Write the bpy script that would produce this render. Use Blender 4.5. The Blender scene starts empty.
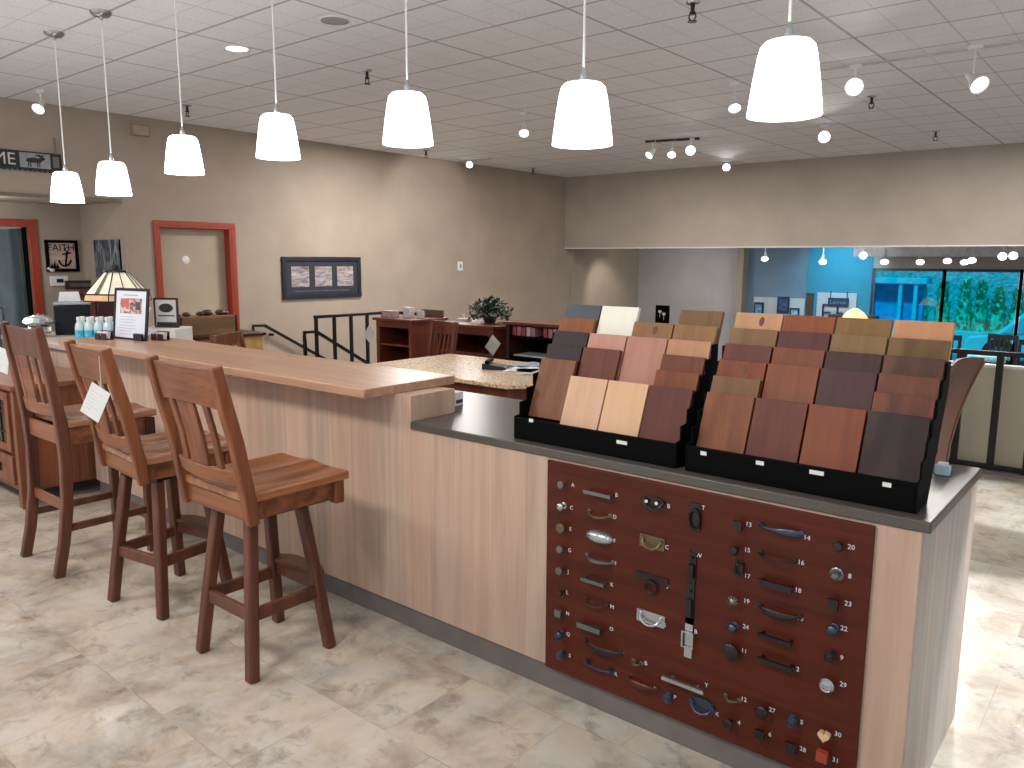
import bpy, bmesh, math, random
from mathutils import Vector, Matrix
random.seed(7)
SC = bpy.context.scene
COL = SC.collection
PI = math.pi

# ------------------------------------------------------------------ helpers
def lin(c):
    return tuple((x/255/12.92 if x/255 <= .04045 else ((x/255+.055)/1.055)**2.4) for x in c)

class MB:
    """collects geometry for ONE mesh"""
    def __init__(s):
        s.v = []; s.f = []
    def add(s, vs, fs, M=None):
        o = len(s.v)
        if M is not None: vs = [tuple(M @ Vector(p)) for p in vs]
        s.v += [tuple(p) for p in vs]; s.f += [tuple(i+o for i in f) for f in fs]
        return s
    def box(s, x0, x1, y0, y1, z0, z1, M=None):
        vs = [(x0,y0,z0),(x1,y0,z0),(x1,y1,z0),(x0,y1,z0),(x0,y0,z1),(x1,y0,z1),(x1,y1,z1),(x0,y1,z1)]
        return s.add(vs, [(0,3,2,1),(4,5,6,7),(0,1,5,4),(1,2,6,5),(2,3,7,6),(3,0,4,7)], M)
    def prism(s, pts, d0, d1, axis='Y', M=None):
        """pts = 2D outline; extruded along axis. For 'Y' pts are (x,z); 'X' -> (y,z); 'Z' -> (x,y)"""
        def P(p, d):
            return (p[0],d,p[1]) if axis == 'Y' else (d,p[0],p[1]) if axis == 'X' else (p[0],p[1],d)
        n = len(pts)
        vs = [P(p,d0) for p in pts]+[P(p,d1) for p in pts]
        fs = [tuple(range(n-1,-1,-1)), tuple(range(n,2*n))]+[(i,(i+1)%n,n+(i+1)%n,n+i) for i in range(n)]
        return s.add(vs, fs, M)
    def lathe(s, prof, n=20, M=None, cap=True):
        vs = []; fs = []
        for r,z in prof:
            for k in range(n):
                a = 2*PI*k/n; vs.append((r*math.cos(a), r*math.sin(a), z))
        for i in range(len(prof)-1):
            for k in range(n):
                fs.append((i*n+k, i*n+(k+1)%n, (i+1)*n+(k+1)%n, (i+1)*n+k))
        if cap:
            if prof[0][0] > 1e-5: fs.append(tuple(range(n-1,-1,-1)))
            if prof[-1][0] > 1e-5: fs.append(tuple((len(prof)-1)*n+k for k in range(n)))
        return s.add(vs, fs, M)
    def sweep(s, pts, w, d, up=(0,1,0), M=None, n=4, closed=False):
        """section swept along points. n=4: rectangle w (side) x d (along up); n>4: ellipse"""
        pts = [Vector(p) for p in pts]; vs = []; fs = []; m = len(pts)
        ws = w if isinstance(w,(list,tuple)) else [w]*m
        ds = d if isinstance(d,(list,tuple)) else [d]*m
        for i,p in enumerate(pts):
            if closed: t = pts[(i+1)%m]-pts[i-1]
            else: t = pts[min(i+1,m-1)]-pts[max(i-1,0)]
            t.normalize(); u = Vector(up); side = t.cross(u)
            if side.length < 1e-4: side = t.cross(Vector((1,0,0)))
            side.normalize(); u2 = side.cross(t).normalized()
            if n == 4:
                for a,b in ((-1,-1),(1,-1),(1,1),(-1,1)):
                    vs.append(tuple(p+side*(a*ws[i]/2)+u2*(b*ds[i]/2)))
            else:
                for k in range(n):
                    an = 2*PI*k/n
                    vs.append(tuple(p+side*(math.cos(an)*ws[i]/2)+u2*(math.sin(an)*ds[i]/2)))
        k = n
        for i in range(m if closed else m-1):
            j = (i+1)%m
            for q in range(k):
                fs.append((i*k+q, i*k+(q+1)%k, j*k+(q+1)%k, j*k+q))
        if not closed:
            fs.append(tuple(range(k-1,-1,-1))); fs.append(tuple((m-1)*k+q for q in range(k)))
        return s.add(vs, fs, M)
    def tube(s, pts, r, n=8, M=None, closed=False):
        return s.sweep(pts, 2*r, 2*r, up=(.13,.31,.94), M=M, n=n, closed=closed)
    def slab(s, fn, nu, nv, th, M=None):
        """fn(u,v)->(point, normal offset dir); closed thin shell"""
        top = []; bot = []
        for i in range(nu+1):
            for j in range(nv+1):
                p, nrm = fn(i/nu, j/nv); p = Vector(p); nrm = Vector(nrm)
                top.append(tuple(p+nrm*th/2)); bot.append(tuple(p-nrm*th/2))
        N = len(top); w = nv+1; fs = []
        for i in range(nu):
            for j in range(nv):
                a = i*w+j
                fs.append((a,a+1,a+w+1,a+w)); fs.append((N+a,N+a+w,N+a+w+1,N+a+1))
        for i in range(nu):
            a = i*w; fs.append((a,a+w,N+a+w,N+a)); a = i*w+nv; fs.append((a+w,a,N+a,N+a+w))
        for j in range(nv):
            a = j; fs.append((a+1,a,N+a,N+a+1)); a = nu*w+j; fs.append((a,a+1,N+a+1,N+a))
        return s.add(top+bot, fs, M)
    def ball(s, c, r, M=None, n=12, sc=(1,1,1)):
        vs = []; fs = []; m = n//2
        for i in range(m+1):
            t = PI*i/m
            for k in range(n):
                a = 2*PI*k/n
                vs.append((c[0]+r*sc[0]*math.sin(t)*math.cos(a), c[1]+r*sc[1]*math.sin(t)*math.sin(a), c[2]+r*sc[2]*math.cos(t)))
        for i in range(m):
            for k in range(n): fs.append((i*n+k,(i+1)*n+k,(i+1)*n+(k+1)%n,i*n+(k+1)%n))
        return s.add(vs, fs, M)
    def build(s, name, mat, parent=None, bevel=0, smooth=True, seg=2):
        me = bpy.data.meshes.new(name)
        me.from_pydata(s.v, [], s.f)
        bm = bmesh.new(); bm.from_mesh(me)
        bmesh.ops.remove_doubles(bm, verts=bm.verts, dist=1e-6)
        bmesh.ops.recalc_face_normals(bm, faces=bm.faces)
        bm.to_mesh(me); bm.free()
        me.materials.append(mat)
        if smooth:
            for p in me.polygons: p.use_smooth = True
            me.set_sharp_from_angle(angle=math.radians(38))
        o = bpy.data.objects.new(name, me); COL.objects.link(o)
        if parent is not None: o.parent = parent
        if bevel:
            b = o.modifiers.new('bevel','BEVEL'); b.width = bevel; b.segments = seg; b.limit_method = 'ANGLE'; b.angle_limit = math.radians(40)
            b.harden_normals = False
        return o

def tag(o, label, cat, group=None):
    o['label'] = label; o['category'] = cat
    if group: o['group'] = group
    return o
def thing(name, label, cat, loc=(0,0,0), rz=0, group=None):
    o = bpy.data.objects.new(name, None); COL.objects.link(o)
    o.location = loc; o.rotation_euler = (0,0,rz); o.empty_display_size = .05
    return tag(o, label, cat, group)
def struct(mb, name, mat, parent=None, **k):
    o = mb.build(name, mat, parent, **k)
    if parent is None: o['kind'] = 'structure'
    return o
def copy_tree(o, parent=None):
    c = o.copy(); COL.objects.link(c)
    if parent is not None: c.parent = parent
    for ch in list(o.children): copy_tree(ch, c)
    return c
def text_mesh(txt, size, name, mat, parent, loc, rot, ext=.0006, align='CENTER', sx=1.0):
    cu = bpy.data.curves.new(name+'_curve','FONT'); cu.body = txt; cu.size = size; cu.extrude = ext
    cu.align_x = align; cu.align_y = 'CENTER'; cu.resolution_u = 2
    ob = bpy.data.objects.new(name+'_tmp', cu); COL.objects.link(ob)
    dg = bpy.context.evaluated_depsgraph_get()
    me = bpy.data.meshes.new_from_object(ob.evaluated_get(dg))
    bpy.data.objects.remove(ob); bpy.data.curves.remove(cu)
    me.name = name; me.materials.clear(); me.materials.append(mat)
    o = bpy.data.objects.new(name, me); COL.objects.link(o); o.parent = parent
    o.location = loc; o.rotation_euler = rot; o.scale = (sx,1,1)
    return o
def T(x,y,z): return Matrix.Translation((x,y,z))
def RX(a): return Matrix.Rotation(a,4,'X')
def RY(a): return Matrix.Rotation(a,4,'Y')
def RZ(a): return Matrix.Rotation(a,4,'Z')

# ------------------------------------------------------------------ materials
def newmat(name):
    m = bpy.data.materials.new(name); m.use_nodes = True
    nt = m.node_tree; nt.nodes.clear()
    out = nt.nodes.new('ShaderNodeOutputMaterial'); b = nt.nodes.new('ShaderNodeBsdfPrincipled')
    nt.links.new(b.outputs[0], out.inputs[0])
    return m, nt, b
def nd(nt, typ, **k):
    n = nt.nodes.new(typ)
    for a,v in k.items(): setattr(n, a, v)
    return n
def coords(nt, scale=(1,1,1)):
    tc = nd(nt,'ShaderNodeTexCoord'); mp = nd(nt,'ShaderNodeMapping')
    nt.links.new(tc.outputs['Object'], mp.inputs[0]); mp.inputs['Scale'].default_value = scale
    return mp.outputs[0]
def ramp(nt, fac, stops):
    r = nd(nt,'ShaderNodeValToRGB'); e = r.color_ramp.elements
    while len(e) < len(stops): e.new(.5)
    for el,(p,c) in zip(e, stops): el.position = p; el.color = (*lin(c),1)
    nt.links.new(fac, r.inputs[0]); return r.outputs[0]
def flat(name, col, rough=.5, metal=0, spec=.5, emit=0, noise=.06, nscale=12, coat=0, alpha=None):
    """plain surface with a slight procedural mottling"""
    m, nt, b = newmat(name)
    n = nd(nt,'ShaderNodeTexNoise'); n.inputs['Scale'].default_value = nscale; n.inputs['Detail'].default_value = 3
    nt.links.new(coords(nt), n.inputs['Vector'])
    lo = tuple(max(0,c*(1-noise)) for c in col); hi = tuple(min(255,c*(1+noise)) for c in col)
    c = ramp(nt, n.outputs[0], [(.3,lo),(.7,hi)])
    nt.links.new(c, b.inputs['Base Color'])
    b.inputs['Roughness'].default_value = rough; b.inputs['Metallic'].default_value = metal
    b.inputs['Specular IOR Level'].default_value = spec
    b.inputs['Coat Weight'].default_value = coat
    if emit:
        b.inputs['Emission Color'].default_value = (*lin(col),1); b.inputs['Emission Strength'].default_value = emit
    return m
def wood(name, light, dark, axis='X', freq=22, stretch=.06, rough=.42, plank=None, pw=.15, var=.22, rings=.5, spec=.5, alt=None, seam=.02):
    """grain runs along axis; plank = axis across which boards of width pw are laid"""
    m, nt, b = newmat(name); L = nt.links
    sc = [1,1,1]; sc['XYZ'.index(axis)] = stretch
    v = coords(nt, tuple(sc))
    if plank:
        tc = nd(nt,'ShaderNodeTexCoord'); sep = nd(nt,'ShaderNodeSeparateXYZ'); L.new(tc.outputs['Object'], sep.inputs[0])
        dv = nd(nt,'ShaderNodeMath',operation='DIVIDE'); L.new(sep.outputs[plank], dv.inputs[0]); dv.inputs[1].default_value = pw
        fl = nd(nt,'ShaderNodeMath',operation='FLOOR'); L.new(dv.outputs[0], fl.inputs[0])
        fr = nd(nt,'ShaderNodeMath',operation='FRACT'); L.new(dv.outputs[0], fr.inputs[0])
        wn = nd(nt,'ShaderNodeTexWhiteNoise',noise_dimensions='1D'); L.new(fl.outputs[0], wn.inputs['W'])
        off = nd(nt,'ShaderNodeVectorMath',operation='ADD'); L.new(v, off.inputs[0])
        cb = nd(nt,'ShaderNodeVectorMath',operation='SCALE'); L.new(wn.outputs['Color'], cb.inputs[0]); cb.inputs['Scale'].default_value = 9
        L.new(cb.outputs[0], off.inputs[1]); v = off.outputs[0]
    n1 = nd(nt,'ShaderNodeTexNoise'); n1.inputs['Scale'].default_value = freq; n1.inputs['Detail'].default_value = 5; n1.inputs['Roughness'].default_value = .62
    n1.inputs['Distortion'].default_value = .6
    L.new(v, n1.inputs['Vector'])
    n2 = nd(nt,'ShaderNodeTexNoise'); n2.inputs['Scale'].default_value = freq*6; n2.inputs['Detail'].default_value = 2
    L.new(v, n2.inputs['Vector'])
    n3 = nd(nt,'ShaderNodeTexNoise'); n3.inputs['Scale'].default_value = freq*.35; n3.inputs['Detail'].default_value = 1
    L.new(v, n3.inputs['Vector'])
    sn = nd(nt,'ShaderNodeMath',operation='MULTIPLY'); L.new(n3.outputs[0], sn.inputs[0]); sn.inputs[1].default_value = 40
    si = nd(nt,'ShaderNodeMath',operation='SINE'); L.new(sn.outputs[0], si.inputs[0])
    sm = nd(nt,'ShaderNodeMath',operation='MULTIPLY_ADD'); L.new(si.outputs[0], sm.inputs[0]); sm.inputs[1].default_value = .12*rings; sm.inputs[2].default_value = 0
    a = nd(nt,'ShaderNodeMath',operation='MULTIPLY_ADD'); L.new(n2.outputs[0], a.inputs[0]); a.inputs[1].default_value = .35
    L.new(n1.outputs[0], a.inputs[2])
    a2 = nd(nt,'ShaderNodeMath',operation='ADD'); L.new(a.outputs[0], a2.inputs[0]); L.new(sm.outputs[0], a2.inputs[1])
    c = ramp(nt, a2.outputs[0], [(.42,dark),(.92,light)])
    if plank:
        if alt:
            mx = nd(nt,'ShaderNodeMix',data_type='RGBA',blend_type='MIX')
            L.new(wn.outputs['Value'], mx.inputs[0]); L.new(c, mx.inputs[6])
            c2 = ramp(nt, a2.outputs[0], [(.42,tuple(x*.86 for x in alt)),(.92,alt)]); L.new(c2, mx.inputs[7]); c = mx.outputs[2]
        mr = nd(nt,'ShaderNodeMapRange'); L.new(wn.outputs['Color'], mr.inputs[0]); mr.inputs[3].default_value = 1-var; mr.inputs[4].default_value = 1+var*.4
        # thin seam
        lt = nd(nt,'ShaderNodeMath',operation='GREATER_THAN'); L.new(fr.outputs[0], lt.inputs[0]); lt.inputs[1].default_value = seam
        se = nd(nt,'ShaderNodeMapRange'); L.new(lt.outputs[0], se.inputs[0]); se.inputs[3].default_value = .72; se.inputs[4].default_value = 1
        mu = nd(nt,'ShaderNodeMath',operation='MULTIPLY'); L.new(mr.outputs[0], mu.inputs[0]); L.new(se.outputs[0], mu.inputs[1])
        vm = nd(nt,'ShaderNodeVectorMath',operation='SCALE'); L.new(c, vm.inputs[0]); L.new(mu.outputs[0], vm.inputs['Scale']); c = vm.outputs[0]
    L.new(c, b.inputs['Base Color'])
    b.inputs['Roughness'].default_value = rough; b.inputs['Specular IOR Level'].default_value = spec
    bp = nd(nt,'ShaderNodeBump'); bp.inputs['Strength'].default_value = .08; bp.inputs['Distance'].default_value = .002
    L.new(a2.outputs[0], bp.inputs['Height']); L.new(bp.outputs[0], b.inputs['Normal'])
    return m
def emis(name, col, s):
    m = bpy.data.materials.new(name); m.use_nodes = True; nt = m.node_tree; nt.nodes.clear()
    out = nt.nodes.new('ShaderNodeOutputMaterial'); e = nt.nodes.new('ShaderNodeEmission')
    e.inputs[0].default_value = (*lin(col),1); e.inputs[1].default_value = s
    nt.links.new(e.outputs[0], out.inputs[0]); return m

def floor_mat():
    m, nt, b = newmat('travertine_tile'); L = nt.links
    v = coords(nt)
    def noise(s, d, dist=0, vec=v, rough=.55):
        n = nd(nt,'ShaderNodeTexNoise'); n.inputs['Scale'].default_value = s; n.inputs['Detail'].default_value = d
        n.inputs['Distortion'].default_value = dist; n.inputs['Roughness'].default_value = rough; L.new(vec, n.inputs['Vector']); return n.outputs[0]
    br = nd(nt,'ShaderNodeTexBrick'); L.new(v, br.inputs['Vector']); br.offset = .5; br.squash = 1
    # joints at y=-.985 & -.55 and x=-2.36
    mp = br.inputs['Vector'].links[0].from_node
    br.inputs['Scale'].default_value = 1; br.inputs['Brick Width'].default_value = .44; br.inputs['Row Height'].default_value = .435
    br.inputs['Mortar Size'].default_value = .0022; br.inputs['Mortar Smooth'].default_value = .3
    br.inputs['Color1'].default_value = (0,0,0,1); br.inputs['Color2'].default_value = (1,1,1,1); br.inputs['Mortar'].default_value = (.5,.5,.5,1)
    mp2 = nd(nt,'ShaderNodeMapping'); tc = nd(nt,'ShaderNodeTexCoord'); L.new(tc.outputs['Object'], mp2.inputs[0]); mp2.inputs['Location'].default_value = (2.36+.44*30, .985+.435*30, 0)
    L.new(mp2.outputs[0], br.inputs['Vector'])
    # shift clouds per tile
    sv = nd(nt,'ShaderNodeVectorMath',operation='SCALE'); L.new(br.outputs['Color'], sv.inputs[0]); sv.inputs['Scale'].default_value = .25
    av = nd(nt,'ShaderNodeVectorMath',operation='ADD'); L.new(v, av.inputs[0]); L.new(sv.outputs[0], av.inputs[1])
    n1 = noise(3.2, 9, .35, av.outputs[0], .66); n2 = noise(8, 8, .5, av.outputs[0], .7); n3 = noise(5, 2, 0, av.outputs[0])
    c = ramp(nt, n1, [(.30,(138,131,121)),(.44,(172,164,153)),(.55,(190,183,173)),(.75,(204,198,188))])
    c2 = ramp(nt, n2, [(.32,(150,143,134)),(.46,(255,255,255))])
    mx = nd(nt,'ShaderNodeMix',data_type='RGBA',blend_type='MULTIPLY'); mx.inputs[0].default_value = .55; L.new(c, mx.inputs[6]); L.new(c2, mx.inputs[7])
    c3 = ramp(nt, n3, [(.4,(255,245,232)),(.6,(255,255,255))])
    mx2 = nd(nt,'ShaderNodeMix',data_type='RGBA',blend_type='MULTIPLY'); mx2.inputs[0].default_value = .7; L.new(mx.outputs[2], mx2.inputs[6]); L.new(c3, mx2.inputs[7])
    mj = nd(nt,'ShaderNodeMix',data_type='RGBA',blend_type='MULTIPLY'); L.new(br.outputs['Fac'], mj.inputs[0]); L.new(mx2.outputs[2], mj.inputs[6]); mj.inputs[7].default_value = (.86,.84,.81,1)
    L.new(mj.outputs[2], b.inputs['Base Color'])
    rr = nd(nt,'ShaderNodeMapRange'); L.new(n2, rr.inputs[0]); rr.inputs[3].default_value = .26; rr.inputs[4].default_value = .09
    L.new(rr.outputs[0], b.inputs['Roughness'])
    bp = nd(nt,'ShaderNodeBump'); bp.inputs['Strength'].default_value = .05; bp.inputs['Distance'].default_value = .004; L.new(n2, bp.inputs['Height']); L.new(bp.outputs[0], b.inputs['Normal'])
    return m

def ceiling_mat():
    """suspended ceiling: .61 m rows, 1.22 m panels scored into four, printed joints"""
    m, nt, b = newmat('ceiling_panel'); L = nt.links
    tc = nd(nt,'ShaderNodeTexCoord'); sep = nd(nt,'ShaderNodeSeparateXYZ'); L.new(tc.outputs['Object'], sep.inputs[0])
    def line(ax, off, per, w):
        a = nd(nt,'ShaderNodeMath',operation='SUBTRACT'); L.new(sep.outputs[ax], a.inputs[0]); a.inputs[1].default_value = off-per*50
        d = nd(nt,'ShaderNodeMath',operation='DIVIDE'); L.new(a.outputs[0], d.inputs[0]); d.inputs[1].default_value = per
        f = nd(nt,'ShaderNodeMath',operation='FRACT'); L.new(d.outputs[0], f.inputs[0])
        s = nd(nt,'ShaderNodeMath',operation='SUBTRACT'); L.new(f.outputs[0], s.inputs[0]); s.inputs[1].default_value = .5
        ab = nd(nt,'ShaderNodeMath',operation='ABSOLUTE'); L.new(s.outputs[0], ab.inputs[0])
        g = nd(nt,'ShaderNodeMath',operation='GREATER_THAN'); L.new(ab.outputs[0], g.inputs[0]); g.inputs[1].default_value = .5-w/per/2
        return g.outputs[0]
    def mx(a, bb):
        n = nd(nt,'ShaderNodeMath',operation='MAXIMUM')
        for i,x in enumerate((a,bb)):
            if isinstance(x,float): n.inputs[i].default_value = x
            else: L.new(x, n.inputs[i])
        return n.outputs[0]
    def mul(a, k):
        n = nd(nt,'ShaderNodeMath',operation='MULTIPLY'); L.new(a, n.inputs[0]); n.inputs[1].default_value = k; return n.outputs[0]
    tee = mx(line('Y',.36,.61,.022), line('X',-3.97,1.22,.022))
    tee2 = mul(line('X',-3.36,1.22,.014), .55)
    sc = mul(mx(line('Y',.36+.305,.61,.012), line('X',-3.97+.305,.61,.012)), .30)
    fac = mx(mx(tee, tee2), sc)
    n = nd(nt,'ShaderNodeTexNoise'); n.inputs['Scale'].default_value = 55; n.inputs['Detail'].default_value = 3; L.new(tc.outputs['Object'], n.inputs['Vector'])
    c = ramp(nt, n.outputs[0], [(.35,(228,231,236)),(.65,(240,243,247))])
    mm = nd(nt,'ShaderNodeMix',data_type='RGBA'); L.new(fac, mm.inputs[0]); L.new(c, mm.inputs[6]); mm.inputs[7].default_value = (*lin((180,180,183)),1)
    L.new(mm.outputs[2], b.inputs['Base Color']); b.inputs['Roughness'].default_value = .9; b.inputs['Specular IOR Level'].default_value = .15
    return m

W = {}
W['wall'] = flat('taupe_paint',(166,152,139),.8,noise=.03,nscale=2,spec=.2)
W['wall_grey'] = flat('grey_paint',(180,178,180),.8,noise=.03,nscale=2,spec=.2)
W['header'] = flat('warm_grey_paint',(176,166,156),.8,noise=.03,nscale=2,spec=.2)
W['wall_cream'] = flat('cream_paint',(190,182,160),.8,noise=.03,nscale=2,spec=.2)
W['wall_teal'] = flat('cyan_lit_wall',(66,142,168),.75,noise=.06,nscale=1.5,spec=.2)  # cyan daylight on the wall put into its base colour
W['wall_slate'] = flat('slate_blue_paint',(122,142,162),.8,noise=.04,nscale=2,spec=.2)
W['white'] = flat('white_paint',(225,224,220),.5,noise=.02)
W['paper'] = flat('paper',(206,207,206),.7,noise=.02)
W['black'] = flat('black_board',(5,5,6),.65,noise=.1,spec=.08)
W['blackmetal'] = flat('black_iron',(20,19,20),.4,noise=.15,metal=.3)
W['darkplastic'] = flat('dark_plastic',(24,26,30),.35)
W['steel'] = flat('brushed_steel',(170,170,172),.3,metal=1)
W['pewter'] = flat('pewter',(120,122,122),.32,metal=.9)
W['silver'] = flat('satin_nickel',(185,190,192),.25,metal=.9)
W['bronze'] = flat('dark_bronze',(62,56,56),.32,metal=.85)
W['copper'] = flat('aged_copper',(98,62,54),.32,metal=.85)
W['brass'] = flat('antique_brass',(120,105,80),.35,metal=.8)
W['bluesteel'] = flat('blued_steel',(72,84,104),.32,metal=.85)
W['palewood'] = flat('pale_wood_knob',(220,180,140),.5)
W['redwood'] = flat('red_wood_knob',(150,60,40),.5)
W['floor'] = floor_mat()
W['ceiling'] = ceiling_mat()
W['panel'] = wood('pickled_oak',(202,170,150),(184,152,133),'Z',14,.05,.5,plank='X',pw=.165,var=.07,rings=.9,alt=(196,170,152),seam=.012)
W['panel_end'] = wood('pickled_oak_end',(196,180,168),(172,154,142),'Z',14,.05,.5,plank='Y',pw=.165,var=.1,rings=.9,alt=(186,178,172),seam=.012)
W['panel_warm'] = wood('pickled_oak_warm',(204,172,146),(176,144,120),'Z',14,.05,.5,rings=.9)
W['kick'] = flat('grey_toe_kick',(112,104,100),.5,noise=.05)
W['butcher'] = wood('butcher_block',(198,156,126),(152,112,88),'X',20,.05,.3,plank='Y',pw=.062,var=.16,rings=.4,seam=.015)
W['butcher_end'] = wood('butcher_edge',(160,112,82),(112,72,52),'X',20,.05,.35,rings=.4)
W['stone'] = flat('dark_stone',(80,75,70),.3,noise=.08,nscale=160,spec=.45)
W['mahogany'] = wood('mahogany',(90,35,21),(62,23,15),'X',16,.05,.42,rings=.5,spec=.25)
W['stool'] = wood('stool_oak',(140,84,54),(86,48,32),'Z',18,.06,.4,rings=.7,spec=.3)
W['stool_x'] = wood('stool_oak_rail',(146,92,60),(94,55,38),'X',18,.06,.4,rings=.7,spec=.3)
W['stool_seat'] = wood('stool_seat',(180,118,76),(116,68,42),'Y',18,.07,.28,plank='X',pw=.078,var=.16,rings=.8,seam=.008)
W['stool_leg'] = wood('stool_leg',(108,58,42),(66,35,26),'Z',18,.06,.4,rings=.5)
W['dk_stool'] = wood('dark_stool_oak',(114,68,49),(70,38,29),'Z',18,.06,.36,rings=.6)
W['dk_stool_x'] = wood('dark_stool_rail',(146,90,62),(90,50,36),'X',18,.06,.36,rings=.6)
W['dk_seat'] = wood('dark_stool_seat',(176,128,104),(130,86,66),'Y',18,.07,.13,plank='X',pw=.08,var=.12,rings=.5,seam=.008)
W['cherry'] = wood('cherry',(120,54,38),(72,30,24),'X',16,.06,.35,rings=.4)
W['cherry_z'] = wood('cherry_upright',(124,58,40),(76,32,24),'Z',16,.06,.35,rings=.4)
W['darkcherry'] = wood('dark_cherry',(66,30,26),(40,18,18),'Z',16,.06,.35,rings=.4)
W['oakbox'] = wood('crate_oak',(150,112,76),(110,78,50),'Y',16,.06,.5,rings=.5)
W['mission'] = wood('mission_oak',(140,84,56),(88,48,34),'Z',16,.06,.38,rings=.6)
W['mission_top'] = wood('mission_oak_top',(150,92,62),(100,58,40),'X',16,.06,.3,rings=.6)
W['granite'] = flat('beige_granite',(196,168,132),.25,noise=.28,nscale=60)
W['redtrim'] = wood('red_stained_trim',(172,66,38),(140,46,28),'Z',12,.05,.4,rings=.3)
W['doorpaint'] = flat('door_taupe',(172,158,138),.6,noise=.03,nscale=3)
W['leaf'] = flat('leaf_green',(38,60,36),.55,noise=.4,nscale=30)
# ------------------------------------------------------------------ the setting
ZC = 3.1625; XL = -8.857; YH = 10.64; ZS = 1.81; ZF = -.75; YB = 13.5; YE = 4.65
struct(MB().box(-10.4,3.2,-4.2,3.3,-.12,0).box(-7.2,3.2,3.3,YE+.12,-.12,0), 'floor', W['floor'], smooth=False)
struct(MB().box(-9.2,3.2,YE-.2,YB+.3,ZF-.1,ZF), 'floor', flat('lower_carpet',(120,108,96),.9), smooth=False)
# face of the platform and the four steps down along the left wall
struct(MB().box(-7.2,3.2,YE+.02,YE+.12,ZF,-.12).box(-7.2,-7.08,3.3,YE+.02,ZF,-.12), 'wall_platform', W['wall_cream'], smooth=False)
for k in range(4):
    struct(MB().box(XL,-7.2,3.3+.3*k,3.3+.3*(k+1),ZF,-.15*(k+1)), 'stair_step', W['floor'], smooth=False)
struct(MB().box(-10.4,3.2,-4.2,YH,ZC,ZC+.1), 'ceiling', W['ceiling'], smooth=False)
struct(MB().box(-9.6,3.2,YH+.2,YB+.2,ZS+.03,ZS+.1), 'ceiling', flat('lower_ceiling',(214,210,204),.8,noise=.02), smooth=False)
# left wall: main part, and the band over the alcove
struct(MB().box(XL-.15,XL,2.06,2.45,0,ZC).box(XL-.15,XL,3.39,YB,ZF,ZC).box(XL-.15,XL,2.45,3.39,1.945,ZC), 'wall_left', W['wall'], smooth=False)
struct(MB().box(XL-.15,XL,-4.2,2.06,2.2,ZC), 'wall_left_upper', W['wall'], smooth=False)
struct(MB().box(XL-1.2,XL-.15,-4.2,2.06,2.2,2.26), 'ceiling_alcove', W['wall'], smooth=False)
# alcove: back wall with a door opening Y .35..1.36, side wall
DA0, DA1, DAZ = .45, 1.47, 1.93
struct(MB().box(-10.15,-10,DA1,2.2,0,2.2).box(-10.15,-10,-4.2,DA0,0,2.2).box(-10.15,-10,DA0,DA1,DAZ,2.2), 'wall_alcove', W['wall'], smooth=False)
struct(MB().box(-10,XL-.15,2.06,2.2,0,2.2), 'wall_alcove_side', W['wall'], smooth=False)
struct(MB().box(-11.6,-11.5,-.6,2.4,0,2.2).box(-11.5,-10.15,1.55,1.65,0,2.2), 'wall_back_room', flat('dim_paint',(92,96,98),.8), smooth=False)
# open door with red casing
struct(MB().box(-10.02,-9.97,DA1-.01,DA1+.085,0,DAZ+.08).box(-10.02,-9.97,DA0-.085,DA0+.01,0,DAZ+.08).box(-10.02,-9.97,DA0,DA1,DAZ-.01,DAZ+.08), 'trim_1', W['redtrim'], bevel=.006)
d2 = struct(MB().box(-10.95,-10.12,DA1-.075,DA1-.035,.01,DAZ-.02), 'door_2', flat('grey_steel_door',(66,74,78),.45,noise=.12,nscale=3), bevel=.003)
struct(MB().box(-10.14,-10.05,DA1-.03,DA1-.012,.0,DAZ), 'door_jamb', W['black'], d2)
struct(MB().lathe([(.012,0),(.012,.05),(.03,.06),(.034,.085),(.02,.1),(0,.102)],16,T(-10.86,DA1-.075,.95)@RX(PI/2)), 'door_handle', W['pewter'], d2)
# closed beige door in the left wall, red casing
d1 = struct(MB().box(XL-.13,XL-.10,2.475,3.365,0,1.93), 'door_1', W['doorpaint'], bevel=.002)
struct(MB().lathe([(.05,0),(.05,.006),(.03,.014),(.0,.016)],20,T(XL-.10,2.83,1.549)@RY(PI/2)), 'door_stop_disc', W['white'], d1)
struct(MB().box(XL-.13,XL+.02,2.445,2.475,0,1.93).box(XL-.13,XL+.02,3.365,3.395,0,1.93).box(XL-.13,XL+.02,2.445,3.395,1.93,1.96).box(XL+.001,XL+.022,2.395,2.45,0,1.955).box(XL+.001,XL+.022,3.39,3.455,0,1.955).box(XL+.001,XL+.022,2.395,3.455,1.955,2.01), 'trim_2', W['redtrim'], bevel=.006)
# header over the opening to the lower showroom
struct(MB().box(XL,3.2,YH,YH+.2,ZS,ZC), 'wall_header', W['header'], smooth=False)
struct(MB().box(XL,3.2,YH-.006,YH+.21,ZS-.02,ZS), 'trim_3', W['white'], smooth=False)
struct(MB().box(XL,XL+.06,YH+.2,YH+.26,ZF,ZS), 'trim_4', W['wall'], smooth=False)
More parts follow.
